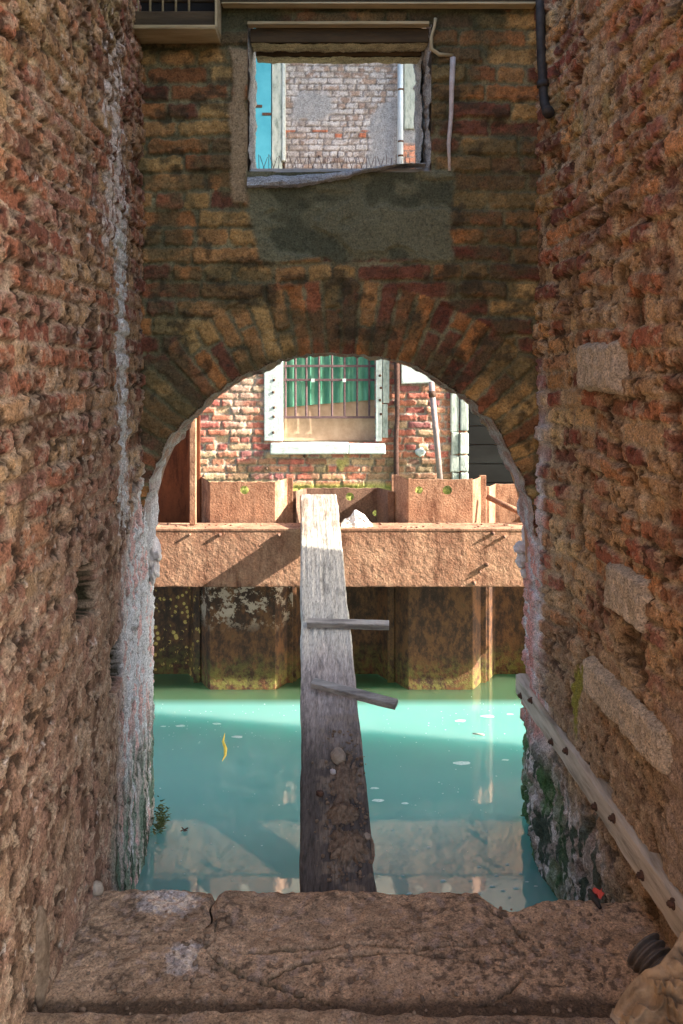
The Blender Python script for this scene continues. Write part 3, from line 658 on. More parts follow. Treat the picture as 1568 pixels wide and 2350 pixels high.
# timber board high on the arch wall
tm = thing('timber_board', 'dark horizontal timber board across the wall above the square opening', 'board', (0, 3.2, 1.43))
box('board', (-0.80, 3.225, 1.436), (0.775, 3.27, 1.47), M['dark_wood'], tm, 0.006, 0.003)
box('board_edge', (-0.46, 3.220, 1.427), (0.765, 3.268, 1.434), M['pale_wood'], tm, 0.003, 0.002); adopt(tm)

# barred hatch in the corner
bw = thing('barred_hatch', 'dark timber hatch with five thin bars in the upper corner', 'hatch', (-0.66, 3.2, 1.3))
box('ledge', (-0.80, 3.12, 1.288), (-0.468, 3.262, 1.301), M['pale_wood'], bw, 0.003, 0.002)
box('bottom_rail', (-0.79, 3.16, 1.304), (-0.476, 3.262, 1.372), M['dark_wood'], bw, 0.004)
box('post', (-0.474, 3.14, 1.304), (-0.466, 3.262, 1.75), M['pale_wood'], bw, 0.002)
box('backboard', (-0.79, 3.235, 1.374), (-0.476, 3.262, 1.75), m_plain('hatch_dark', (0.012, 0.011, 0.01), 0.9), bw, 0)  # near-black sheet painted as the dark of the opening
for x in (317, 345, 374, 404, 434):
    p = P(x, 40, 3.19); tube('bar', [(p[0], 3.19, 1.36), (p[0], 3.19, 1.74)], 0.0045, M['pale_wood'], bw, 8)
adopt(bw)

# black pipe in the other upper corner
pp = thing('drain_pipe', 'black iron pipe with a bent foot high in the corner', 'pipe', (0.79, 3.17, 1.0))
pts_ = [P(1240, -60, 3.17), P(1241, 60, 3.17), P(1244, 150, 3.17), P(1248, 215, 3.17), P(1250, 238, 3.16), P(1254, 250, 3.13), P(1258, 256, 3.09)]
tube('pipe', pts_, 0.018, M['black_pipe'], pp, 14)
tube('collar', [P(1246, 186, 3.17), P(1246.5, 200, 3.17)], 0.023, M['black_pipe'], pp, 14)
tube('spout_rim', [P(1256.5, 254, 3.105), P(1260, 259, 3.075)], 0.022, M['black_pipe'], pp, 14); adopt(pp)

# pigeon spikes on the sill of the opening
sk = thing('bird_spikes', 'thin wire pigeon spikes along the sill of the square opening', 'bird spikes', (0, 3.44, 0.80))
box('base_strip', (-0.345, 3.435, 0.807), (0.318, 3.449, 0.812), M['bolt_iron'], sk, 0)
proto = None; rs = random.Random(3)
def spike(x, dx, dy, h):
    global proto
    if proto is None:
        proto = tube('spike', [(0, 0, 0), (0, 0, 1)], 0.0012, M['bar_iron'], sk, 5); o = proto
    else: o = proto.copy(); C.objects.link(o); o.parent = sk
    q = Vector((0, 0, 1)).rotation_difference(Vector((dx, dy, h)))
    o.matrix_parent_inverse = Matrix.Translation(sk.location).inverted()
    o.location = (x, 3.442, 0.810); o.rotation_euler = q.to_euler(); L_ = Vector((dx, dy, h)).length; o.scale = (1, 1, L_)
for i in range(17):
    x = -0.335 + i * 0.0405
    spike(x, rs.uniform(-.004, .004), 0, 0.088 + rs.uniform(-.008, .006))
    if i < 13:
        spike(x + 0.008, 0.026, 0.01, 0.08); spike(x + 0.030, -0.026, -0.01, 0.08)
    else: spike(x + 0.02, rs.uniform(-.01, .01), 0.008, 0.075)

# ------------------------------------------------------------------ water
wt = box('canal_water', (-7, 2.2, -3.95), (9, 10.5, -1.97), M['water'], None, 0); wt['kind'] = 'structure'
bed = box('canal_bed', (-8, 1.5, -4.2), (10, 9.5, -4.0), M['earth'], None, 0); bed['kind'] = 'structure'

# ------------------------------------------------------------------ landing: stone slabs, step
def seg_d(X, Y, pl):
    d = np.full(X.shape, 9.0)
    for (ax, ay), (bx, by) in zip(pl, pl[1:]):
        t = np.clip(((X - ax) * (bx - ax) + (Y - ay) * (by - ay)) / ((bx - ax) ** 2 + (by - ay) ** 2 + 1e-9), 0, 1)
        d = np.minimum(d, np.hypot(X - ax - t * (bx - ax), Y - ay - t * (by - ay)))
    return d
def G(px, py, z=-1.54):                    # plan point lying on the landing
    s = (CY - py) / z; return ((px - CX) / s, F / s)
CRK = [[G(x, y) for x, y in pl] for pl in (
    [(497, 2120), (492, 2155), (470, 2175), (500, 2200), (560, 2232), (640, 2262), (700, 2280), (790, 2312)],
    [(480, 2176), (560, 2182), (700, 2172), (860, 2160), (960, 2178), (1050, 2165), (1180, 2160)],
    [(620, 2240), (680, 2210), (800, 2186), (930, 2182), (1060, 2200), (1150, 2212), (1210, 2235), (1160, 2280), (1100, 2310)],
    [(1120, 2085), (1170, 2115), (1200, 2150)])]
def landing(name, x0f, x1f, yb, yfront, z0, label, seed, nu, nv, wet):
    u, v = np.meshgrid(np.linspace(0, 1, nu), np.linspace(0, 1, nv))
    Yb = yb
    X = x0f(0) + u * (x1f(0) - x0f(0))
    Yfr = yfront(X[0])[None, :] + 0 * X
    Y = Yb + (Yfr - Yb) * np.minimum(v * 1.06, 1)
    X = x0f(Y) + u * (x1f(Y) - x0f(Y))
    Zd = (fbm(X * 5, Y * 5, seed, 4) - 0.5) * 0.022 + (fbm(X * 26, Y * 26, seed + 1, 4) - 0.5) * 0.013 + (fbm(X * 70, Y * 70, seed + 2, 3) - 0.5) * 0.008
    cr = np.minimum.reduce([seg_d(X, Y, [(a, b + 0.0) for a, b in pl]) for pl in CRK]) + (fbm(X * 30, Y * 30, seed + 9, 3) - 0.5) * 0.016
    g = sst(0.009, 0.0, cr)
    Zd -= g * 0.020
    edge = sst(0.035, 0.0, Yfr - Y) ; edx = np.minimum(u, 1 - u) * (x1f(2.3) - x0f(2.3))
    Zd -= edge ** 2 * 0.014 + sst(0.02, 0, edx) ** 2 * 0.012 * sst(2.25, 2.33, Y)
    Z = z0 + Zd
    fr = v * 1.06 > 1
    Z = np.where(fr, z0 - 0.014 - (v * 1.06 - 1) / 0.06 * 0.13, Z)
    Y = np.where(fr, Y + (fbm(X * 20, Z * 20, seed + 5, 3) - 0.5) * 0.02 - 0.004, Y)
    c = np.ones(X.shape + (3,)) * np.array((0.45, 0.305, 0.19)) * (0.35 + 1.25 * fbm(X * 16, Y * 22, seed + 3, 6, 0.65))[..., None]
    c = mix(c, (0.54, 0.37, 0.235), sst(0.5, 0.66, fbm(X * 6, Y * 9, seed + 4, 4)) * 0.7)
    c = mix(c, (0.11, 0.075, 0.05), sst(0.56, 0.66, fbm(X * 60, Y * 60, seed + 6, 4)) * 0.8 * sst(0.35, 0.6, fbm(X * 7, Y * 9, seed + 10, 3)))
    c = mix(c, (0.42, 0.31, 0.24), sst(0.66, 0.72, fbm(X * 34, Y * 34, seed + 8, 3)) * 0.7)
    c = mix(c, (0.07, 0.065, 0.025), g * 0.8)
    if name == 'stone_slab': c = mix(c, (0.075, 0.05, 0.03), sst(2.055, 2.020, Y + 0.02 * fbm(X * 20, Y * 20, 560, 3)) * 0.85)  # shade line beyond the step, painted on the slab
    if name == 'stone_step': c = mix(c * 0.75, (0.55, 0.42, 0.30), edge * 0.8)  # light on the step's edge painted as a paler rim
    rough = np.full(X.shape, 0.88)
    for (wx, wy, rx, ry) in wet:
        q = np.exp(-((X - wx) / rx) ** 2 - ((Y - wy) / ry) ** 2)
        wm = sst(0.44, 0.56, q * 0.55 + fbm(X * 34, Y * 34, seed + 7, 5, 0.65) * 0.36)
        rough = rough * (1 - wm) + 0.10 * wm; c = mix(c, (0.48, 0.43, 0.41), wm * 0.85)  # pale sheen of the wet patches is painted in too
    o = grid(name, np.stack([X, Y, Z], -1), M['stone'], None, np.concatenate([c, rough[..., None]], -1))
    return tag(o, label, 'stone slab')
cst = lambda a: (lambda Y: a + 0 * np.asarray(Y, float))
gapL = lambda Y: -0.369 - 0.012 * sst(2.44, 2.47, np.asarray(Y, float)) + 0.006 * np.sin(np.asarray(Y, float) * 60)
gapR = lambda Y: -0.3685 + 0.005 * sst(2.27, 2.33, np.asarray(Y, float)) + 0.016 * sst(2.435, 2.47, np.asarray(Y, float)) + 0.006 * np.sin(np.asarray(Y, float) * 60)
def fl(X): return 2.469 + (fbm(X * 9, X * 0 + 1, 500, 3) - 0.5) * 0.012 - 0.02 * sst(-0.385, -0.372, X)
def fm(X):
    n = (fbm(X * 9, X * 0 + 5, 501, 4) - 0.5) * 0.02
    return np.interp(X, [-0.37, -0.35, 0.40, 0.425, 0.455, 0.50, 0.55, 0.60, 0.66, 0.95], [2.452, 2.468, 2.462, 2.42, 2.378, 2.372, 2.392, 2.416, 2.418, 2.405]) + n * 0.6
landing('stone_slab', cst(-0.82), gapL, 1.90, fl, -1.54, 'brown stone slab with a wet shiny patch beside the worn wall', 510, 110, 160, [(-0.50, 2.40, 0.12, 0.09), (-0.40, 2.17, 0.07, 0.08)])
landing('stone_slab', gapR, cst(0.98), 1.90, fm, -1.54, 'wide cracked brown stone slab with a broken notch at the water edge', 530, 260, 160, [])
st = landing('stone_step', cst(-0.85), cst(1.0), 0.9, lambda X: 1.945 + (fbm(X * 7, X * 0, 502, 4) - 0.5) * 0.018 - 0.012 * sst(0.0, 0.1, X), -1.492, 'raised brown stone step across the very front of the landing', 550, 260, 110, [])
fo = box('floor', (-1.1, -1.6, -2.6), (1.15, 2.33, -1.60), M['earth'], None, 0); fo['kind'] = 'structure'
lg = box('stone_ledge', (-0.66, 2.325, -2.3), (0.30, 2.58, -1.655), M['earth'], None, 0.01); lg['kind'] = 'structure'; lg.name = 'floor_ledge'

# scattered grit on the landing
bm = bmesh.new(); rg = random.Random(12)
for i in range(420):
    x = rg.uniform(-0.66, 0.76); y = rg.uniform(1.99, 2.38)
    if rg.random() < 0.6 and -0.25 < x < 0.4: continue
    r = rg.choice((0.0025, 0.003, 0.004, 0.005, 0.007))
    add_lump(bm, (x, y, -1.540 + r * 0.4), (r * rg.uniform(.8, 1.5), r * rg.uniform(.8, 1.5), r * 0.8), i, 0.5, 1, 2)
for i in range(60):
    x = rg.uniform(-0.68, 0.6); y = rg.uniform(1.86, 1.93); r = rg.choice((0.003, 0.004, 0.005))
    add_lump(bm, (x, y, -1.490 + r * 0.3), (r, r * 1.3, r * 0.8), i, 0.5, 1, 2)
gr = from_bm('grit', bm, M['earth'], None, True); gr['kind'] = 'stuff'; tag(gr, 'loose earth crumbs scattered over the brown stone landing', 'grit')

def lump_thing(name, label, cat, c, r, mat, seed, rough=0.4, group=None):
    bm = bmesh.new(); add_lump(bm, c, r, seed, rough, 3, 1.6)
    return tag(from_bm(name, bm, mat, None, True), label, cat, group)
x, y = G(222, 2052); lump_thing('rubble_stone', 'rounded rubble stone at the foot of the worn wall by the water edge', 'stone', (x, y, -1.527), (0.018, 0.02, 0.022), M['pebble'], 21)
lump_thing('rubble_block', 'dark upright rubble block in the near corner under the worn wall', 'stone', (-0.735, 2.0, -1.42), (0.030, 0.05, 0.12), M['earth'], 22, 0.5)
x, y = G(1372, 2066); bm = bmesh.new(); 
sr = bmesh.ops.create_grid(bm, x_segments=6, y_segments=4, size=0.5)
for v in bm.verts: v.co = Vector((x + v.co.x * 0.034, y + 0.004 + v.co.y * 0.03, -1.522 + 0.010 * math.sin(v.co.x * 9 + v.co.y * 5)))
tag(from_bm('plastic_scrap', bm, M['red'], None, True), 'small red plastic scrap lying on the landing edge', 'scrap')
a = G(1352, 2062); b = G(1378, 2092)
tag(tube('charred_stick', [(a[0], a[1], -1.515), ((a[0] + b[0]) / 2, (a[1] + b[1]) / 2, -1.522), (b[0], b[1], -1.530)], [0.006, 0.009, 0.005], M['black_pipe']), 'short charred black stick beside the red scrap', 'stick')

# ------------------------------------------------------------------ timber rail bolted to the wall
rl = thing('timber_rail', 'pale timber rail with rusty bolts running along the orange brick wall', 'rail', (0.8, 2.8, -1.42))
n = 160; u = np.linspace(0, 1, n)
prof = [(0.0, 0.012), (-0.034, 0.014), (-0.036, 0.05), (-0.034, 0.094), (-0.02, 0.099), (0.06, 0.099)]
Yr = 1.80 + u * 1.83; Xr = 0.890 - 0.0457 * (Yr - 1.8) ; zr_ = -1.425 + 0.004 * np.sin(Yr * 5)
V = np.zeros((len(prof), n, 3))
for k, (dx, dz) in enumerate(prof):
    wob = (fbm(Yr * 12, Yr * 0 + k, 600, 3) - 0.5) * 0.006
    V[k] = np.stack([Xr + dx + wob + (0.03 if k == 0 else 0), Yr, zr_ + dz + wob], -1)
V = V.copy()
grid('board', V, M['rail_wood'], rl, None, None, False)
e = V[:, -1]; bm = bmesh.new(); bm.faces.new([bm.verts.new(p) for p in e]); from_bm('board_end', bm, M['rail_wood'], rl)
for i, y in enumerate((3.54, 3.38, 3.10, 2.93, 2.64, 2.49, 2.28, 2.09)):
    x = 0.890 - 0.0457 * (y - 1.8) - 0.036; z = -1.425 + (0.034 if i % 2 == 0 else 0.078)
    bm = bmesh.new(); add_tube(bm, [(x + 0.004, y, z), (x - 0.002, y, z)], 0.014, 12); add_tube(bm, [(x - 0.002, y, z), (x - 0.011, y, z)], 0.009, 6)
    add_tube(bm, [(x - 0.011, y, z), (x - 0.015, y, z)], 0.005, 8)
    from_bm('bolt', bm, M['bolt_iron'], rl)
adopt(rl)

# ------------------------------------------------------------------ plank, battens, stones and earth on it
def plank_pt(t, q, up=0.0):                 # t = distance from the near end, q across -0.5..0.5
    Y0, Y1 = 2.49, 5.24; z0 = -0.9 - 0.296 * (4.85 - Y0)
    Yp = Y0 + t; x = -0.118 - 0.0476 * t + (q + 0.5) * 0.232
    return np.array((x, Yp - up * 0.284, z0 + 0.296 * t + up * 0.959))
def plank():
    nt, nq = 460, 44
    T, Q = np.meshgrid(np.linspace(0, 2.75, nt), np.linspace(-0.5, 0.5, nq))
    z0 = -0.9 - 0.296 * (4.85 - 2.49)
    grain = (fbm(T * 2.2, Q * 18, 610, 4) - 0.5) * 0.006 + (ridged(T * 1.5, Q * 30, 611, 2) - 0.5) * 0.0025
    low = sst(1.35, 0.5, T)
    grain = grain + (fbm(T * 18, Q * 4, 612, 4) - 0.5) * 0.010 * low
    split = sst(0.010, 0.0, np.abs(Q + 0.0 - 0.03 * np.sin(T * 9) - 0.02 + (fbm(T * 20, Q, 613, 2) - 0.5) * 0.06)) * sst(0.36, 0.28, T)
    grain = grain - split * 0.03
    e = 0.5 - np.abs(Q)
    grain = grain - 0.012 * sst(0.025, 0, e)
    wob = (fbm(T * 7, Q * 0 + (Q > 0) * 9, 614, 4) - 0.5) * 0.012 * sst(0.1, 0.0, e) * np.sign(Q)
    X = -0.118 - 0.0476 * T + (Q + 0.5) * 0.232 + wob
    V = np.stack([X, 2.49 + T - grain * 0.284, z0 + 0.296 * T + grain * 0.959], -1)
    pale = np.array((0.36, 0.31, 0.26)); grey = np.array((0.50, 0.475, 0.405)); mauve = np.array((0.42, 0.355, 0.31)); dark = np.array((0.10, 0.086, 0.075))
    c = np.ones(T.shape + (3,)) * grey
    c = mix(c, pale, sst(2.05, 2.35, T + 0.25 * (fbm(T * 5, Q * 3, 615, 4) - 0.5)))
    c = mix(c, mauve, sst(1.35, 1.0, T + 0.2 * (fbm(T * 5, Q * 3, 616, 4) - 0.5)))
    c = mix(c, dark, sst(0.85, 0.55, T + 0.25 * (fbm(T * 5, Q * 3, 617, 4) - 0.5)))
    c = c * (0.7 + 0.6 * fbm(T * 3, Q * 26, 618, 4))[..., None]
    c = mix(c, c * 0.5, sst(0.56, 0.72, fbm(T * 9, Q * 9, 619, 5, 0.65)) * 0.8)
    c = mix(c, (0.20, 0.13, 0.08), sst(0.6, 0.7, fbm(T * 8, Q * 6, 620, 3)) * sst(2.0, 2.3, T) * 0.5)
    c = mix(c, (0.30, 0.235, 0.17), low * sst(0.5, 0.62, fbm(T * 26, Q * 7, 621, 4)) * sst(-0.35, -0.1, Q) * 0.6)
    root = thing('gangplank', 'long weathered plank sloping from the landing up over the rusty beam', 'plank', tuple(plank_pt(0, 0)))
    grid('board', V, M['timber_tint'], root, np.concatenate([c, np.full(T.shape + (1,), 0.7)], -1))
    # underside and edges
    bm = bmesh.new()
    up = [[bm.verts.new(Vector(V[j, i]) ) for i in (0,)] for j in (0,)]
    bm.free()
    side = np.zeros((4, nt, 3)); dn = np.array((0, 0.284 * 0.048, -0.959 * 0.048))
    side[0] = V[0]; side[1] = V[0] + dn; side[2] = V[-1] + dn; side[3] = V[-1]
    grid('plank_edge', side, M['batten_wood'], root, None, None, False)
    e = [V[:, -1], (V[:, -1] + dn)]
    grid('plank_end', np.stack(e), M['rail_wood'], root, None, None, False)
    adopt(root)
plank()
def on_plank(px, py):
    # intersect the view ray with the plank's top plane
    a = (px - CX) / F; c = (CY - py) / F; z0 = -0.9 - 0.296 * (4.85 - 2.49)
    Y = (z0 - 0.296 * 2.49) / (c - 0.296); return a * Y, Y, c * Y
def batten(a, b, w_, h_, label):
    a = Vector(a); b = Vector(b); d = b - a; L_ = d.length
    nrm = Vector((0, -0.284, 0.959)); t = d.normalized(); s = t.cross(nrm).normalized()
    n = 60; V = []
    for q, r in ((-1, 0), (-1, .9), (-0.85, 1), (0.85, 1), (1, .9), (1, 0), (-1, 0)):
        row = []
        for i in range(n):
            f = i / (n - 1); j = (float(fbm(np.array([f * 14]), np.array([q * 3 + r]), 640, 3)[0]) - 0.5) * 0.006
            row.append(a + d * f + s * (q * w_ / 2 + j) + nrm * (r * h_ + j * (r > 0)))
        V.append(row)
    bm = bmesh.new(); vs = [[bm.verts.new(p) for p in row] for row in V[:-1]]; vs.append(vs[0])
    for r0, r1 in zip(vs, vs[1:]):
        for i in range(n - 1): bm.faces.new((r0[i], r0[i + 1], r1[i + 1], r1[i]))
    bm.faces.new([r[0] for r in vs[:-1]]); bm.faces.new([r[-1] for r in vs[:-1]])
    return tag(from_bm('wooden_batten', bm, M['batten_wood']), label, 'batten', 'battens lying across the gangplank')
batten(on_plank(706, 1434), on_plank(893, 1440), 0.045, 0.026, 'grey batten lying level across the middle of the gangplank')
batten(on_plank(718, 1572), on_plank(910, 1622), 0.042, 0.024, 'grey batten lying slanted across the gangplank nearer the landing')

def pebble(px, py, r, label, seed, name='pebble', mat='pebble', group=None):
    x, y, z = on_plank(px, py); return lump_thing(name, label, 'stone', (x, y, z + r[2] * 0.75), r, M[mat], seed, 0.55, group)
pebble(777, 1748, (0.026, 0.026, 0.026), 'round pale stone sitting on the gangplank', 31, 'round_stone', 'pebble')
pebble(843, 1925, (0.012, 0.012, 0.010), 'knobbly brown pebble near the edge of the gangplank', 32)
pebble(735, 1825, (0.014, 0.012, 0.010), 'dark pebble on the darker side of the gangplank', 33, 'pebble', 'bolt_iron')
pebble(764, 1775, (0.010, 0.010, 0.008), 'small pale chip just below the round stone', 34, 'pebble', 'lime')
def heap(px, py, rx, ry, h, seed, label):
    x0, y0, z0 = on_plank(px, py)
    u, v = np.meshgrid(np.linspace(-1, 1, 70), np.linspace(-1, 1, 70))
    r = np.hypot(u, v); ang = np.arctan2(v, u)
    edge = 0.15 + 0.95 * fbm(np.cos(ang) * 3 + 4 + u, np.sin(ang) * 3 + v * 2, seed, 5, 0.65)
    H = h * np.clip(1 - r / edge, 0, 1) ** 0.7 + (fbm(u * 12, v * 12, seed + 1, 5, 0.65) - 0.42) * 0.020 * (r < edge)
    H = np.where(r < edge, np.maximum(H, 0.001), -0.012)
    V = np.stack([x0 + u * rx, y0 + v * ry - H * 0.284, z0 + v * ry * 0.296 + H * 0.959], -1)
    keep = (r[:-1, :-1] < 1.0)
    o = grid('earth_heap', V, M['earth'], None, None, keep); return tag(o, label, 'earth')
heap(790, 1800, 0.070, 0.20, 0.020, 700, 'crumbly earth spilt below the round stone on the gangplank')
heap(785, 1870, 0.075, 0.06, 0.040, 710, 'small mound of earth mid gangplank between two larger spills')
heap(800, 1945, 0.085, 0.11, 0.045, 720, 'largest brown earth mound near the landing end of the gangplank')
bm = bmesh.new(); rg = random.Random(5)
for i in range(330):
    px = rg.gauss(793, 30); py = rg.uniform(1680, 2025)
    if not (700 + (py - 1680) * 0 < px < 838 + (py - 1700) * 0.06): continue
    x, y, z = on_plank(px, py); r = rg.choice((0.002, 0.0025, 0.003, 0.0045, 0.006, 0.008)); add_lump(bm, (x, y, z + r * 0.5), (r, r, r * .8), i, 0.5, 1, 2)
g2 = from_bm('earth_crumbs', bm, M['earth'], None, True); g2['kind'] = 'stuff'; tag(g2, 'fine earth crumbs strewn over the lower gangplank', 'crumbs')

# ------------------------------------------------------------------ rusty waler beam
bmr = thing('steel_beam', 'rusty horizontal steel beam fixed across the sheet piles', 'beam', (0, 4.97, -1.28))
zt, zb = -0.950, -1.278; yb = 4.90
u, v = np.meshgrid(np.linspace(-1.75, 1.75, 700), np.linspace(0, 1, 70))
V = np.stack([u, yb + 0.0 * u - (fbm(u * 45, v * 15, 800, 3) - 0.5) * 0.004, zt + (zb - zt) * v + (v > 0.99) * (fbm(u * 20, v, 801, 3) - 0.5) * 0.010], -1)
hx, hy, hz = P(1270, 1330, 4.9)
keep = (np.hypot(u - hx, V[..., 2] - hz) > 0.016)[:-1, :-1]
grid('web', V, M['rust'], bmr, None, keep)
box('top_flange', (-1.75, yb - 0.004, zt), (1.75, 5.085, zt + 0.014), M['rust'], bmr, 0.003)
box('bottom_flange', (-1.75, yb + 0.002, zb - 0.004), (1.75, 5.085, zb + 0.008), M['rust'], bmr, 0)
box('rear_web', (-1.75, 5.06, zb + 0.01), (1.75, 5.07, zt - 0.002), M['rust_dark'], bmr, 0)
for x, y, r in ((1132, 1224, .011), (1158, 1232, .010), (1117, 1296, .012), (1102, 1312, .008), (1088, 1338, .012), (436, 1227, .008), (505, 1227, .010), (640, 1228, .010)):
    p = P(x, y, yb - 0.006); bm = bmesh.new(); add_lump(bm, p, (r, r * 1.7, r), int(x), 0.4, 2, 2); from_bm('rivet', bm, M['rust_grey'], bmr, True)
adopt(bmr)
# flakes lying on the flange
bm = bmesh.new(); rg = random.Random(9)
for i in range(90):
    x = rg.uniform(-1.1, 1.1); y = rg.uniform(4.92, 5.07); r = rg.choice((0.003, 0.004, 0.006, 0.009)); add_lump(bm, (x, y, zt + 0.014 + r * 0.3), (r * 1.3, r, r * 0.6), i, 0.5, 1, 2)
fk = from_bm('rust_flakes', bm, M['rust_grey'], None, True); fk['kind'] = 'stuff'; tag(fk, 'rust flakes and grit lying on top of the steel beam', 'flakes')

# ------------------------------------------------------------------ sheet piles
def sheet_pile(x0, x1, yfar, ynear, ridge, ztop, mat, label, holes=(), dip=0.0, fl_w=0.085, mat_fl=None):
    """one U pile: pan between two sloped flanks with interlock hooks"""
    root = thing('sheet_pile', label, 'sheet pile', ((x0 + x1) / 2, yfar, -2.6), 'steel sheet piles along the canal')
    zb_ = -3.0; a0, a1 = x0 + fl_w, x1 - fl_w
    ym = (yfar + ynear) / 2; yo, yi = (ym, ynear) if ridge else (ym, yfar)      # y at the interlocks, y of the pan
    th = 0.014
    # flanks, with rounded shoulders
    for sgn, xa, xb in ((1, x0, a0), (-1, x1, a1)):
        n = 14; f = np.linspace(0, 1, n); sm = f * f * (3 - 2 * f) * 0.55 + f * 0.45
        xs_ = xa + (xb - xa) * f; ysn = yo + (yi - yo) * sm
        zz = np.linspace(zb_, ztop, 40)
        XX, ZZ = np.meshgrid(xs_, zz); YY = np.tile(ysn, (40, 1))
        ZZ = ZZ + (ZZ > ztop - 0.01) * (dip * (1 - f)[None, :] + (fbm(XX * 9, ZZ * 0, 900, 3) - 0.5) * 0.02)
        grid('flank', np.stack([XX, YY, ZZ], -1), mat_fl or mat, root)
    # interlocks
    for sgn, xa in ((1, x0), (-1, x1)):
        bm = bmesh.new()
        if sgn > 0: add_box(bm, (xa - 0.012, yo + 0.004, zb_), (xa + 0.024, yo + 0.018, ztop + dip), 0.004)
        else: add_box(bm, (xa - 0.024, yo - 0.018, zb_), (xa + 0.019, yo - 0.003, ztop + dip), 0.004)
        from_bm('interlock', bm, mat_fl or mat, root)
    # pan with round lifting holes
    bm = bmesh.new(); front = []
    top = [(a0 + (a1 - a0) * i / 30, ztop + (float(fbm(np.array([i * 0.35 + x0 * 9]), np.array([0.5]), 910, 3)[0]) - 0.5) * 0.018) for i in range(31)]
    outline = [(a0, zb_), (a1, zb_)] + top[::-1]
    def loop(pl, y):
        vs = [bm.verts.new((x, y, z)) for x, z in pl]; return vs, [bm.edges.new((vs[i], vs[(i + 1) % len(vs)])) for i in range(len(vs))]
    circ = [[(hx_ + r_ * math.cos(k * math.pi / 10) * (1 + 0.1 * math.sin(k * 3)), hz_ + r_ * math.sin(k * math.pi / 10)) for k in range(20)] for hx_, hz_, r_ in holes]
    allv = []
    for y in (yi, yi + th):
        vo, eo = loop(outline, y); es = list(eo); hv = []
        for cpl in circ: a, b = loop(cpl, y); es += b; hv.append(a)
        bmesh.ops.triangle_fill(bm, edges=es, use_beauty=True); allv.append((vo, hv))
    (o0, h0), (o1, h1) = allv
    for A, B in [(o0, o1)] + list(zip(h0, h1)):
        for i in range(len(A)):
            try: bm.faces.new((A[i], A[(i + 1) % len(A)], B[(i + 1) % len(B)], B[i]))
            except ValueError: pass
    from_bm('pan', bm, mat, root)
    return adopt(root)
def H(px, py, Y, r): p = P(px, py, Y); return (p[0], p[2], r)
YN, YF = 5.11, 5.37
sheet_pile(-1.56, -0.90, YF, YN, False, 0.25, M['rust_smooth'], 'tall smooth brown sheet pile rising beside the left rim of the arch', mat_fl=M['rust_smooth'])
sheet_pile(-0.885, -0.315, YF, YN, True, -0.690, M['rust_crust'], 'rusty sheet pile with one hole, between the tall pile and the plank', (H(561, 1125, YN, 0.027),), 0.012)
sheet_pile(-0.300, 0.325, YF, YN, False, -0.765, M['rust_grey'], 'recessed greyish sheet pile standing behind the plank end', (H(803, 1140, YF, 0.027), H(862, 1178, YF, 0.020)), 0.0)
sheet_pile(0.340, 0.905, YF, YN, True, -0.672, M['rust'], 'rusty sheet pile with two round holes', (H(962, 1125, YN, 0.024), H(1027, 1125, YN, 0.029)), 0.010)
sheet_pile(0.925, 1.56, YF, YN, False, -0.735, M['rust'], 'recessed rusty sheet pile at the right end, behind a slanting rod', (), 0.0)
# narrow angle flange welded on the tall pile's free edge
af = box('angle_iron', (-0.905, 4.985, -0.93), (-0.868, 5.02, 0.25), M['rust'], None, 0.003)
tag(af, 'upright rusty angle iron along the edge of the tall brown pile', 'angle iron')
tag(tube('steel_rod', [P(1118, 1140, 5.16), P(1225, 1190, 5.02)], 0.018, M['rust'], None, 12), 'slanting rusty rod leaning against the right end pile', 'rod')

# torn paper sack on the beam
ts = thing('torn_sack', 'crumpled torn white paper sack on the beam beside the plank', 'sack', P(820, 1222, 4.99))
u, v = np.meshgrid(np.linspace(0, 1, 60), np.linspace(0, 1, 40))
hgt = np.interp(u, [0, 0.12, 0.3, 0.42, 0.55, 0.75, 0.9, 1], [0.012, 0.035, 0.05, 0.088, 0.085, 0.06, 0.02, 0.0])
V = np.stack([0.008 + u * 0.190, 4.935 + v * 0.08 + (ridged(u * 4, v * 4, 950, 3) - 0.5) * 0.03, zt + 0.014 + hgt * np.sin(np.clip(v * 1.2, 0, 1) * math.pi / 2) + (ridged(u * 5, v * 5, 951, 3) - 0.5) * 0.014], -1)
grid('crumpled_paper', V, M['paper'], ts)
fc = bpy.data.curves.new('lettering', 'FONT'); fc.body = 'SEI'; fc.size = 0.028; fc.extrude = 0.0006
fo_ = bpy.data.objects.new('lettering_src', fc); C.objects.link(fo_)
dg = bpy.context.evaluated_depsgraph_get(); me = bpy.data.meshes.new_from_object(fo_.evaluated_get(dg)); bpy.data.objects.remove(fo_)
lt = new_obj('lettering', me, M['ink'], ts); lt.location = (0.092, 4.948, zt + 0.062); lt.rotation_euler = (math.radians(58), 0, math.radians(4))
adopt(ts)

# ------------------------------------------------------------------ floating bits
bm = bmesh.new(); rg = random.Random(21)
def flake(bm, x, y, rx, ry, n=9, z=-1.9665):
    ph = rg.uniform(0, 6); c = bm.verts.new((x, y, z + 0.0015)); vs = [bm.verts.new((x + rx * math.cos(k / n * 6.283) * rg.uniform(.7, 1.15), y + ry * math.sin(k / n * 6.283) * rg.uniform(.7, 1.15), z - 0.001)) for k in range(n)]
    for k in range(n): bm.faces.new((c, vs[k], vs[(k + 1) % n]))
def on_water(px, py): s = (py - CY) / 1.97; return (px - CX) / s, F / s
for i in range(230):
    px = rg.uniform(356, 1190); py = CY + rg.uniform(770, 1180) if rg.random() < .5 else rg.uniform(1600, 1720)
    if 680 < px < 870: continue
    x, y = on_water(px, py); r = rg.choice((0.001, 0.0015, 0.002, 0.003)); flake(bm, x, y, r * 1.6, r, 6)
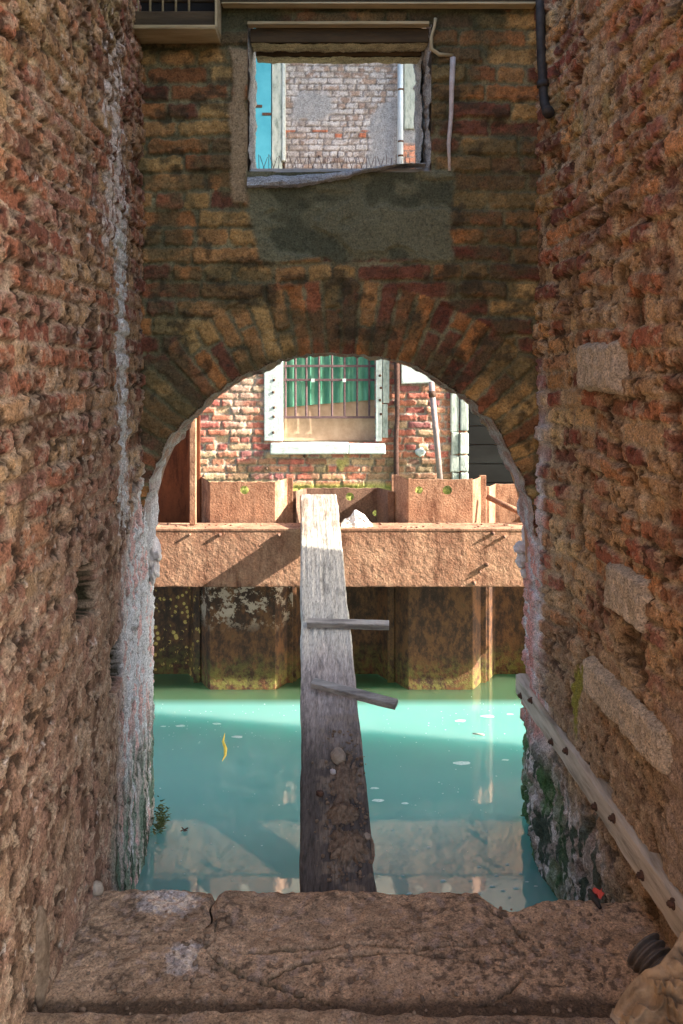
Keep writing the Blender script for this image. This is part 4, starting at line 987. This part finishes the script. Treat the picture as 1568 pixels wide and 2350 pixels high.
for px, py, w_ in ((1057, 1655, 16), (1120, 1645, 20), (1170, 1640, 10), (415, 1667, 14), (498, 1662, 12), (545, 1692, 16), (375, 1668, 8), (930, 1845, 10), (868, 1838, 16), (1060, 1752, 24), (1160, 1745, 10), (860, 1810, 12),
                   (900, 1905, 4), (985, 1945, 5), (925, 2010, 4), (1100, 1990, 6), (1140, 2010, 7), (1165, 1985, 5), (1195, 2005, 6), (1130, 2035, 8), (1155, 2045, 7), (1185, 2040, 9), (1210, 2025, 5), (1230, 2035, 6), (1170, 2060, 6), (1018, 2022, 9), (1080, 2022, 5), (940, 2052, 8), (1100, 2052, 6)):
    x, y = on_water(px, py); k = 1970.0 / (py - CY) / 1000.0; flake(bm, x, y, w_ * k * 0.9, w_ * k * 0.45, 11)
fm_ = from_bm('foam', bm, M['foam'], None, True); fm_['kind'] = 'stuff'; tag(fm_, 'pale foam flecks and scum drifting on the canal water', 'foam')
pl = [on_water(*q) for q in ((516, 1688), (512, 1705), (518, 1722), (517, 1738), (510, 1752))]
bm = bmesh.new(); ws = (0.002, 0.006, 0.009, 0.006, 0.001); pr = None
for (x, y), w_ in zip(pl, ws):
    cur = (bm.verts.new((x - w_, y, -1.962)), bm.verts.new((x, y, -1.955)), bm.verts.new((x + w_, y, -1.960)))
    if pr: bm.faces.new((pr[0], cur[0], cur[1], pr[1])); bm.faces.new((pr[1], cur[1], cur[2], pr[2]))
    pr = cur
tag(from_bm('floating_leaf', bm, M['leaf'], None, True), 'curled yellow leaf floating on the canal', 'leaf')
a = on_water(1085, 1836 - 150); b = on_water(1112, 1690)
tag(tube('floating_twig', [(a[0], a[1], -1.963), (b[0], b[1], -1.962)], 0.004, M['rail_wood'], None, 6), 'thin twig floating on the canal far from the landing', 'twig')
x, y = on_water(423, 1908); bm = bmesh.new()
for k in range(7):
    a_ = rg.uniform(0, 6.28); add_tube(bm, [(x, y, -1.962), (x + 0.018 * math.cos(a_), y + 0.018 * math.sin(a_), -1.960)], 0.0022, 5)
tag(from_bm('floating_weed', bm, M['rotten_pipe']), 'dark scrap of weed floating near the worn wall', 'weed')
# weed tuft at the waterline
bm = bmesh.new()
for k in range(260):
    bx, by, bz = -0.775 + rg.gauss(0, .012), 3.56 + rg.gauss(0, .04), -1.955 + rg.uniform(0, .10) * rg.random()
    d = Vector((rg.uniform(0.3, 1.2), rg.uniform(-.6, .6), rg.uniform(-.6, .5))).normalized() * rg.uniform(.01, .03)
    s = Vector((rg.uniform(-1, 1), rg.uniform(-1, 1), rg.uniform(-1, 1))).normalized() * 0.004
    p = Vector((bx, by, bz)); bm.faces.new((bm.verts.new(p - s), bm.verts.new(p + s), bm.verts.new(p + d)))
wt_ = from_bm('weed_tuft', bm, M['moss']); wt_['kind'] = 'stuff'; tag(wt_, 'tuft of green weed growing at the waterline of the worn wall', 'weed')

# ------------------------------------------------------------------ canvas sack and hose in the near corner
sk_ = thing('canvas_sack', 'crumpled beige canvas sack slumped in the near corner', 'sack', (0.85, 1.80, -1.49))
u, v = np.meshgrid(np.linspace(0, 1, 220), np.linspace(0, 1, 260))
rx = np.interp(u, [0, .12, .25, .4, .55, .75, 1], [0.618, 0.640, 0.684, 0.706, 0.735, 0.785, 0.95])
rz = np.interp(u, [0, .12, .25, .4, .55, .75, 1], [-1.500, -1.470, -1.400, -1.370, -1.335, -1.295, -1.26])
ry = 1.905 + 0.02 * np.sin(u * 9)
f = np.clip((v - 0.32) / 0.68, 0, 1); b = np.clip((0.32 - v) / 0.32, 0, 1)
X = rx + f * (0.16 + 0.1 * u) + b * 0.05; Y = ry - f * 0.50 + b * 0.075
Z = rz + (-1.49 - rz) * (f ** 0.8 * 0.95) + (-1.545 - rz) * b ** 0.8
X = X + (ridged(v * 3 + u * 1.2, u * 1.1, 971, 2) - 0.5) * 0.05
w1 = ridged(v * 15 + 2.5 * u, u * 2.2, 970, 2) - 0.6; w2 = ridged(v * 22 + u * 5, u * 5, 972, 3) - 0.5
k = (0.25 + 2.2 * np.clip(f, 0, 0.5)) * sst(0.0, 0.05, u)
Z = Z + (w1 * 0.035 + w2 * 0.020 + (fbm(u * 9, v * 9, 973, 4) - 0.5) * 0.02) * k
Y = Y + w1 * 0.03 * k
t1 = v * 15 - u * 3.0 + 1.2 * fbm(u * 3.5, v * 3.5, 975, 3); c1 = np.abs(2 * (t1 % 1) - 1) ** 1.2
t2 = u * 13 + v * 7 + 1.6 * fbm(u * 4, v * 4, 976, 3); c2 = np.abs(2 * (t2 % 1) - 1) ** 2
kk = sst(0.0, 0.10, f)
Z = Z + kk * ((c1 - 0.4) * 0.045 + (c2 - 0.35) * 0.022); Y = Y - kk * (c1 - 0.4) * 0.03
for _ in range(5): Z[1:-1, 1:-1] = (Z[1:-1, 1:-1] * 2 + Z[:-2, 1:-1] + Z[2:, 1:-1] + Z[1:-1, :-2] + Z[1:-1, 2:]) / 6
Z = np.maximum(Z, np.where(Y < 1.93, -1.486, -1.538))
grid('cloth', np.stack([X, Y, Z], -1), M['canvas'], sk_)
adopt(sk_)
hs = thing('corrugated_hose', 'dark corrugated hose poking out from behind the canvas sack', 'hose', (0.74, 1.99, -1.45))
n = 90; ax = Vector((-0.40, 0.70, 0.35)).normalized(); c0 = Vector((0.800, 1.945, -1.470)); ptsx = []; rd = []
for i in range(n):
    ptsx.append(c0 + ax * (i / n * 0.120)); rd.append(0.046 + 0.006 * math.sin(i / n * 2 * math.pi * 6.5))
tube('hose', ptsx, rd, M['hose'], hs, 36)
tube('mouth', [ptsx[-1] + ax * 0.0006, ptsx[-1] + ax * 0.001], 0.045, M['black_pipe'], hs, 30); adopt(hs)

# ------------------------------------------------------------------ brick building across the canal
FY = 8.33
def far_building():
    root = thing('brick_building', 'red brick building across the canal with a barred window in white stone', 'building', (0, FY, -2.4))
    xs = np.arange(-2.4, 1.285, 0.011); zs = np.arange(-1.5, 0.62, 0.011); X, Z = np.meshgrid(xs, zs)
    m, r1, r2, r3 = bricks(X, Z, 0.235, 0.0735, 0.013, 71, 0.008)
    D = 0.016 * m + m * (r1 - 0.5) * 0.016 - 0.012 * m * (r2 < 0.12) + (fbm(X * 14, Z * 14, 720, 4) - 0.5) * 0.014
    hole = (X > -0.575) & (X < 0.36) & (Z > -0.73)
    keep = ~(hole[:-1, :-1] & hole[1:, 1:])
    col = pal(r3, BRF) * (0.75 + 0.5 * fbm(X * 18, Z * 18, 721, 3))[..., None]
    mort = np.ones(X.shape + (3,)) * np.array((0.36, 0.31, 0.25)) * (0.7 + 0.6 * fbm(X * 12, Z * 12, 722, 4))[..., None]
    col = mix(mort, col, m * 0.93)
    col = mix(col, (0.50, 0.42, 0.32), sst(0.48, 0.66, fbm(X * 3 + 5, Z * 3, 723, 4)) * sst(-0.75, -0.55, Z) * sst(-0.6, -0.8, X) * 0.55)
    col = mix(col, (0.20, 0.16, 0.09), sst(-0.80, -0.95, Z) * sst(0.38, 0.6, fbm(X * 5, Z * 5, 724, 4)) * 0.6)
    col = mix(col, (0.40, 0.36, 0.12), np.exp(-((X - 0.0) / 0.12) ** 2 - ((Z + 0.95) / 0.12) ** 2) * sst(0.4, 0.55, fbm(X * 14, Z * 14, 725, 3)))
    col = mix(col, (0.30, 0.33, 0.07), sst(-1.10, -1.18, Z) * 0.8)
    grid('brick_wall', np.stack([X, FY - D, Z], -1), M['masonry_far'], root, col, keep)
    box('wall_body', (-6, FY + 0.12, -4), (1.285, FY + 1.0, 1.95), M['back_plaster'], root, 0)
    bm = bmesh.new()
    for lo, hi in (((-6, FY, 0.61), (1.285, FY + 0.115, 1.95)), ((-6, FY, -4), (-2.395, FY + 0.115, 0.61)), ((-2.395, FY, -4), (1.285, FY + 0.115, -1.495))): add_box(bm, lo, hi)
    add_box(bm, (1.18, FY + 0.02, -1.49), (1.286, FY + 0.115, 0.6)); from_bm('plain_wall', bm, M['back_plaster'], root)
    # window
    q = lambda px, py, y=FY: P(px, py, y)
    def pbox(name, x0, y0, x1, y1, ya, yb_, mat, par, bev=0.008, jit=0.004):
        a = q(x0, y1); b = q(x1, y0); return box(name, (a[0], ya, a[2]), (b[0], yb_, b[2]), mat, par, bev, jit)
    win = bpy.data.objects.new('window', None); C.objects.link(win); win.parent = root
    pbox('jamb', 607, 720, 649, 1012, FY - 0.035, FY + 0.11, M['istrian'], win)
    pbox('jamb', 862, 720, 877, 1012, FY - 0.038, FY + 0.11, M['istrian'], win)
    pbox('jamb', 877.6, 720, 893, 925, FY - 0.035, FY + 0.11, M['istrian_worn'], win)
    pbox('jamb', 877.6, 927, 890, 1004, FY - 0.030, FY + 0.11, M['istrian_worn'], win)
    pbox('sill', 622, 1015, 800, 1040, FY - 0.09, FY + 0.10, M['istrian'], win, 0.012, 0.006)
    pbox('sill', 800.6, 1017, 884, 1041, FY - 0.088, FY + 0.10, M['istrian'], win, 0.012, 0.006)
    for j, (x, y) in enumerate(((630, 872), (628, 900), (630, 935), (628, 992), (629, 956), (872, 862), (874, 890), (872, 918), (874, 950))):
        p = q(x, y); tube('peg', [(p[0], FY - 0.034, p[2]), (p[0], FY - 0.041, p[2])], 0.014, M['bolt_iron'], win, 10)
    # ribbed green sheet behind the bars
    u, v = np.meshgrid(np.linspace(0, 1, 300), np.linspace(0, 1, 24))
    x0 = q(650, 0)[0]; x1 = q(861, 0)[0]
    zl = np.interp(u, [0, 0.3, 1], [q(0, 936)[2], q(0, 930)[2], q(0, 918)[2]])
    V = np.stack([x0 + (x1 - x0) * u, FY + 0.075 + 0.012 * np.sin(u * 2 * math.pi * 9.5), zl + (0.6 - zl) * v], -1)
    grid('green_sheet', V, M['green_sheet'], win)
    pbox('board', 650, 880, 861, 1013, FY + 0.092, FY + 0.108, M['plywood'], win, 0)
    gr_ = bpy.data.objects.new('grille', None); C.objects.link(gr_); gr_.parent = win
    bm = bmesh.new()
    for i, x in enumerate((655, 678, 703, 732, 762, 791, 820, 848)):
        p0 = q(x, 958); p1 = q(x, 720); add_tube(bm, [(p0[0], FY + 0.035, p0[2]), (p0[0], FY + 0.035, p1[2])], 0.011, 8)
    for y in (840, 872, 958):
        a = q(650, y); b = q(861, y); add_box(bm, (a[0], FY + 0.022, a[2] - 0.012), (b[0], FY + 0.030, a[2] + 0.012), 0.002)
    bpy.data.objects.remove(gr_)
    from_bm('grille', bm, M['bar_iron'], win)
    for x in (718, 790): pbox('clip', x - 4, 869, x + 4, 877, FY + 0.010, FY + 0.021, M['istrian'], win, 0.001, 0)
    # right-hand trim
    bm = bmesh.new(); add_tube(bm, [q(911, 720, FY - 0.05), q(911, 840, FY - 0.05), q(912, 950, FY - 0.05), q(909, 1010, FY - 0.045), q(911, 1200, FY - 0.05)], [0.026, 0.028, 0.024, 0.026, 0.028], 10); from_bm('rotten_pipe', bm, M['rotten_pipe'], root, True)
    pbox('stone_lintel', 919, 760, 998, 880, FY - 0.05, FY + 0.1, M['istrian'], root, 0.012, 0.006)
    tube('vent_pipe', [q(990, 876, FY - 0.09), q(1000, 985, FY - 0.09), q(1011, 1110, FY - 0.09)], 0.029, M['grey_pipe'], root, 12)
    for y in (905,): tube('pipe_clamp', [q(991.5, y - 8, FY - 0.09), q(993, y + 6, FY - 0.09)], 0.038, M['bolt_iron'], root, 10)
    for k, (y0, y1, x0_) in enumerate(((820, 990, 1034), (992, 1042, 1035), (1044, 1082, 1033), (1084, 1230, 1035))):
        pbox('quoin', x0_, y0, 1053 - (k % 2), y1, FY - 0.045, FY + 0.1, M['istrian_worn'], root, 0.012, 0.008)
        pbox('quoin', 1054, y0, 1073, y1 - 2, FY - 0.055, FY + 0.1, M['istrian_worn'], root, 0.012, 0.008)
    bm = bmesh.new(); add_lump(bm, q(965, 1037, FY - 0.02), (0.05, 0.02, 0.04), 44, 0.6, 3, 2); from_bm('mortar_patch', bm, M['istrian'], root, True)
    for x, y, r in ((612, 1075, .014), (700, 1046, .02), (640, 1078, .014)):
        bm = bmesh.new(); add_lump(bm, q(x, y, FY - 0.03), (r, 0.03, r), int(x), .3, 2, 2); from_bm('iron_stub', bm, M['bolt_iron'], root, True)
    for ch in root.children: ch.matrix_parent_inverse = Matrix.Translation(root.location).inverted()
far_building()

def white_house():
    HY = 10.0
    root = thing('whitewashed_house', 'whitewashed brick house with a blue shutter, seen through the square opening', 'house', (0, HY, -2.4))
    q = lambda px, py, y=HY: P(px, py, y)
    def pbox(name, x0, y0, x1, y1, ya, yb_, mat, bev=0.008, jit=0.003):
        a = q(x0, y1); b = q(x1, y0); return box(name, (a[0], ya, a[2]), (b[0], yb_, b[2]), mat, root, bev, jit)
    xs = np.arange(q(655, 0)[0], q(985, 0)[0], 0.011); zs = np.arange(2.2, 4.1, 0.011); X, Z = np.meshgrid(xs, zs)
    m, r1, r2, r3 = bricks(X, Z, 0.19, 0.0735, 0.013, 91, 0.012)
    px = CX + X * 190; py = CY - Z * 190
    pl1 = sst(-10, 10, 45 - np.hypot((px - 715) / 1.0, (py - 245) * 1.2) + 40 * (fbm(X * 5, Z * 5, 960, 4) - 0.5))
    pl2 = sst(-8, 8, (px - 845 - (290 - py) * 0.25) * 0.8 + np.minimum(0, (py - 262)) * 1.2 + 60 * (fbm(X * 4, Z * 4, 961, 4) - 0.5))
    plas = np.maximum(pl1, pl2)
    D = (0.014 * m + m * (r1 - 0.5) * 0.010) * (1 - plas) + plas * 0.014 + (fbm(X * 14, Z * 14, 962, 4) - 0.5) * 0.012
    brk = pal(r3, [(0.28, 0.25, 0.23), (0.34, 0.32, 0.31), (0.29, 0.22, 0.18), (0.38, 0.37, 0.36), (0.25, 0.19, 0.16), (0.36, 0.34, 0.33)])
    red = (r2 < 0.35) & (py > 300) & (py < 316) & (px < 850)
    brk = np.where(red[..., None], np.array((0.38, 0.13, 0.07)), brk)
    low = sst(2.76, 2.72, Z) * (px > 926)
    brk = mix(brk, (0.60, 0.27, 0.17), low * 1.0)
    brk = mix(brk, (0.46, 0.46, 0.47), sst(0.48, 0.62, fbm(X * 15, Z * 15, 963, 4)) * 0.75 * (1 - red) * (1 - low))
    mort = np.ones(X.shape + (3,)) * np.array((0.20, 0.18, 0.165)) * (0.6 + 0.8 * fbm(X * 15, Z * 15, 964, 3))[..., None]
    col = mix(mort, brk, m * 0.92)
    col = mix(col, np.ones(X.shape + (3,)) * np.array((0.25, 0.26, 0.27)) * 1.0, plas * (1 - low))
    grid('brick_wall', np.stack([X, HY - D, Z], -1), M['masonry_far'], root, col)
    box('house_body', (-7, HY + 0.06, -4), (7, HY + 2.0, 7), M['back_plaster'], root, 0)
    box('added_eave', (-6.5, HY - 0.85, 4.55), (7, HY + 1.0, 4.70), M['rust_dark'], root, 0.01)  # unseen overhang, added to shade the house front
    sh = pbox('shutter', 540, 60, 623.5, 420, HY - 0.05, HY + 0.02, M['blue_paint'], 0.006, 0)
    for x0, x1, y in ((585, 603, 247), (603, 624, 265)):
        a = q(x0, y + 3); b = q(x1, y - 3); box('hinge', (a[0], HY - 0.062, a[2]), (b[0], HY - 0.048, b[2]), M['bolt_iron'], sh, 0.002)
    pbox('stone_jamb', 625, 60, 648, 400, HY - 0.06, HY + 0.05, M['istrian_worn'])
    pbox('stone_jamb', 648.6, 60, 656, 372, HY - 0.075, HY + 0.05, M['istrian'])
    tube('downpipe', [q(920, 40, HY - 0.08), q(920, 430, HY - 0.08)], 0.030, M['zinc'], root, 12)
    tube('cable', [q(913, 40, HY - 0.04), q(914, 200, HY - 0.04), q(913, 430, HY - 0.04)], 0.007, M['zinc'], root, 6)
    for y in (206, 325, 358): tube('pipe_bracket', [q(920, y - 2, HY - 0.08), q(920, y + 2, HY - 0.08)], 0.036, M['bolt_iron'], root, 10)
    pbox('plaster_pier', 927, 40, 960, 298, HY - 0.05, HY + 0.05, M['istrian_worn'], 0.01, 0.004)
    for ch in root.children: ch.matrix_parent_inverse = Matrix.Translation(root.location).inverted()
white_house()

# dark boathouse beyond the brick building's corner
bh = thing('boathouse', 'black shadowy plank boathouse beyond the corner of the brick building', 'boathouse', (3, 9.6, -2.4))
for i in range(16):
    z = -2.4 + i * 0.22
    box('plank_wall', (1.295, 9.60 + 0.01 * (i % 2), z), (6.5, 9.66, z + 0.212), m_noise('shaded_plank', (0.006, 0.007, 0.008), (0.016, 0.019, 0.021), 9, 0.7, stretch=(0.2, 1, 1)) if i == 0 else bpy.data.materials['shaded_plank'], bh, 0.006, 0)  # shade of the dark gap put into the plank colour
box('shade_roof', (1.295, 8.35, 1.12), (6.6, 9.9, 1.2), bpy.data.materials['shaded_plank'], bh, 0.01); adopt(bh)  # unseen cover, brought forward to shade the planks
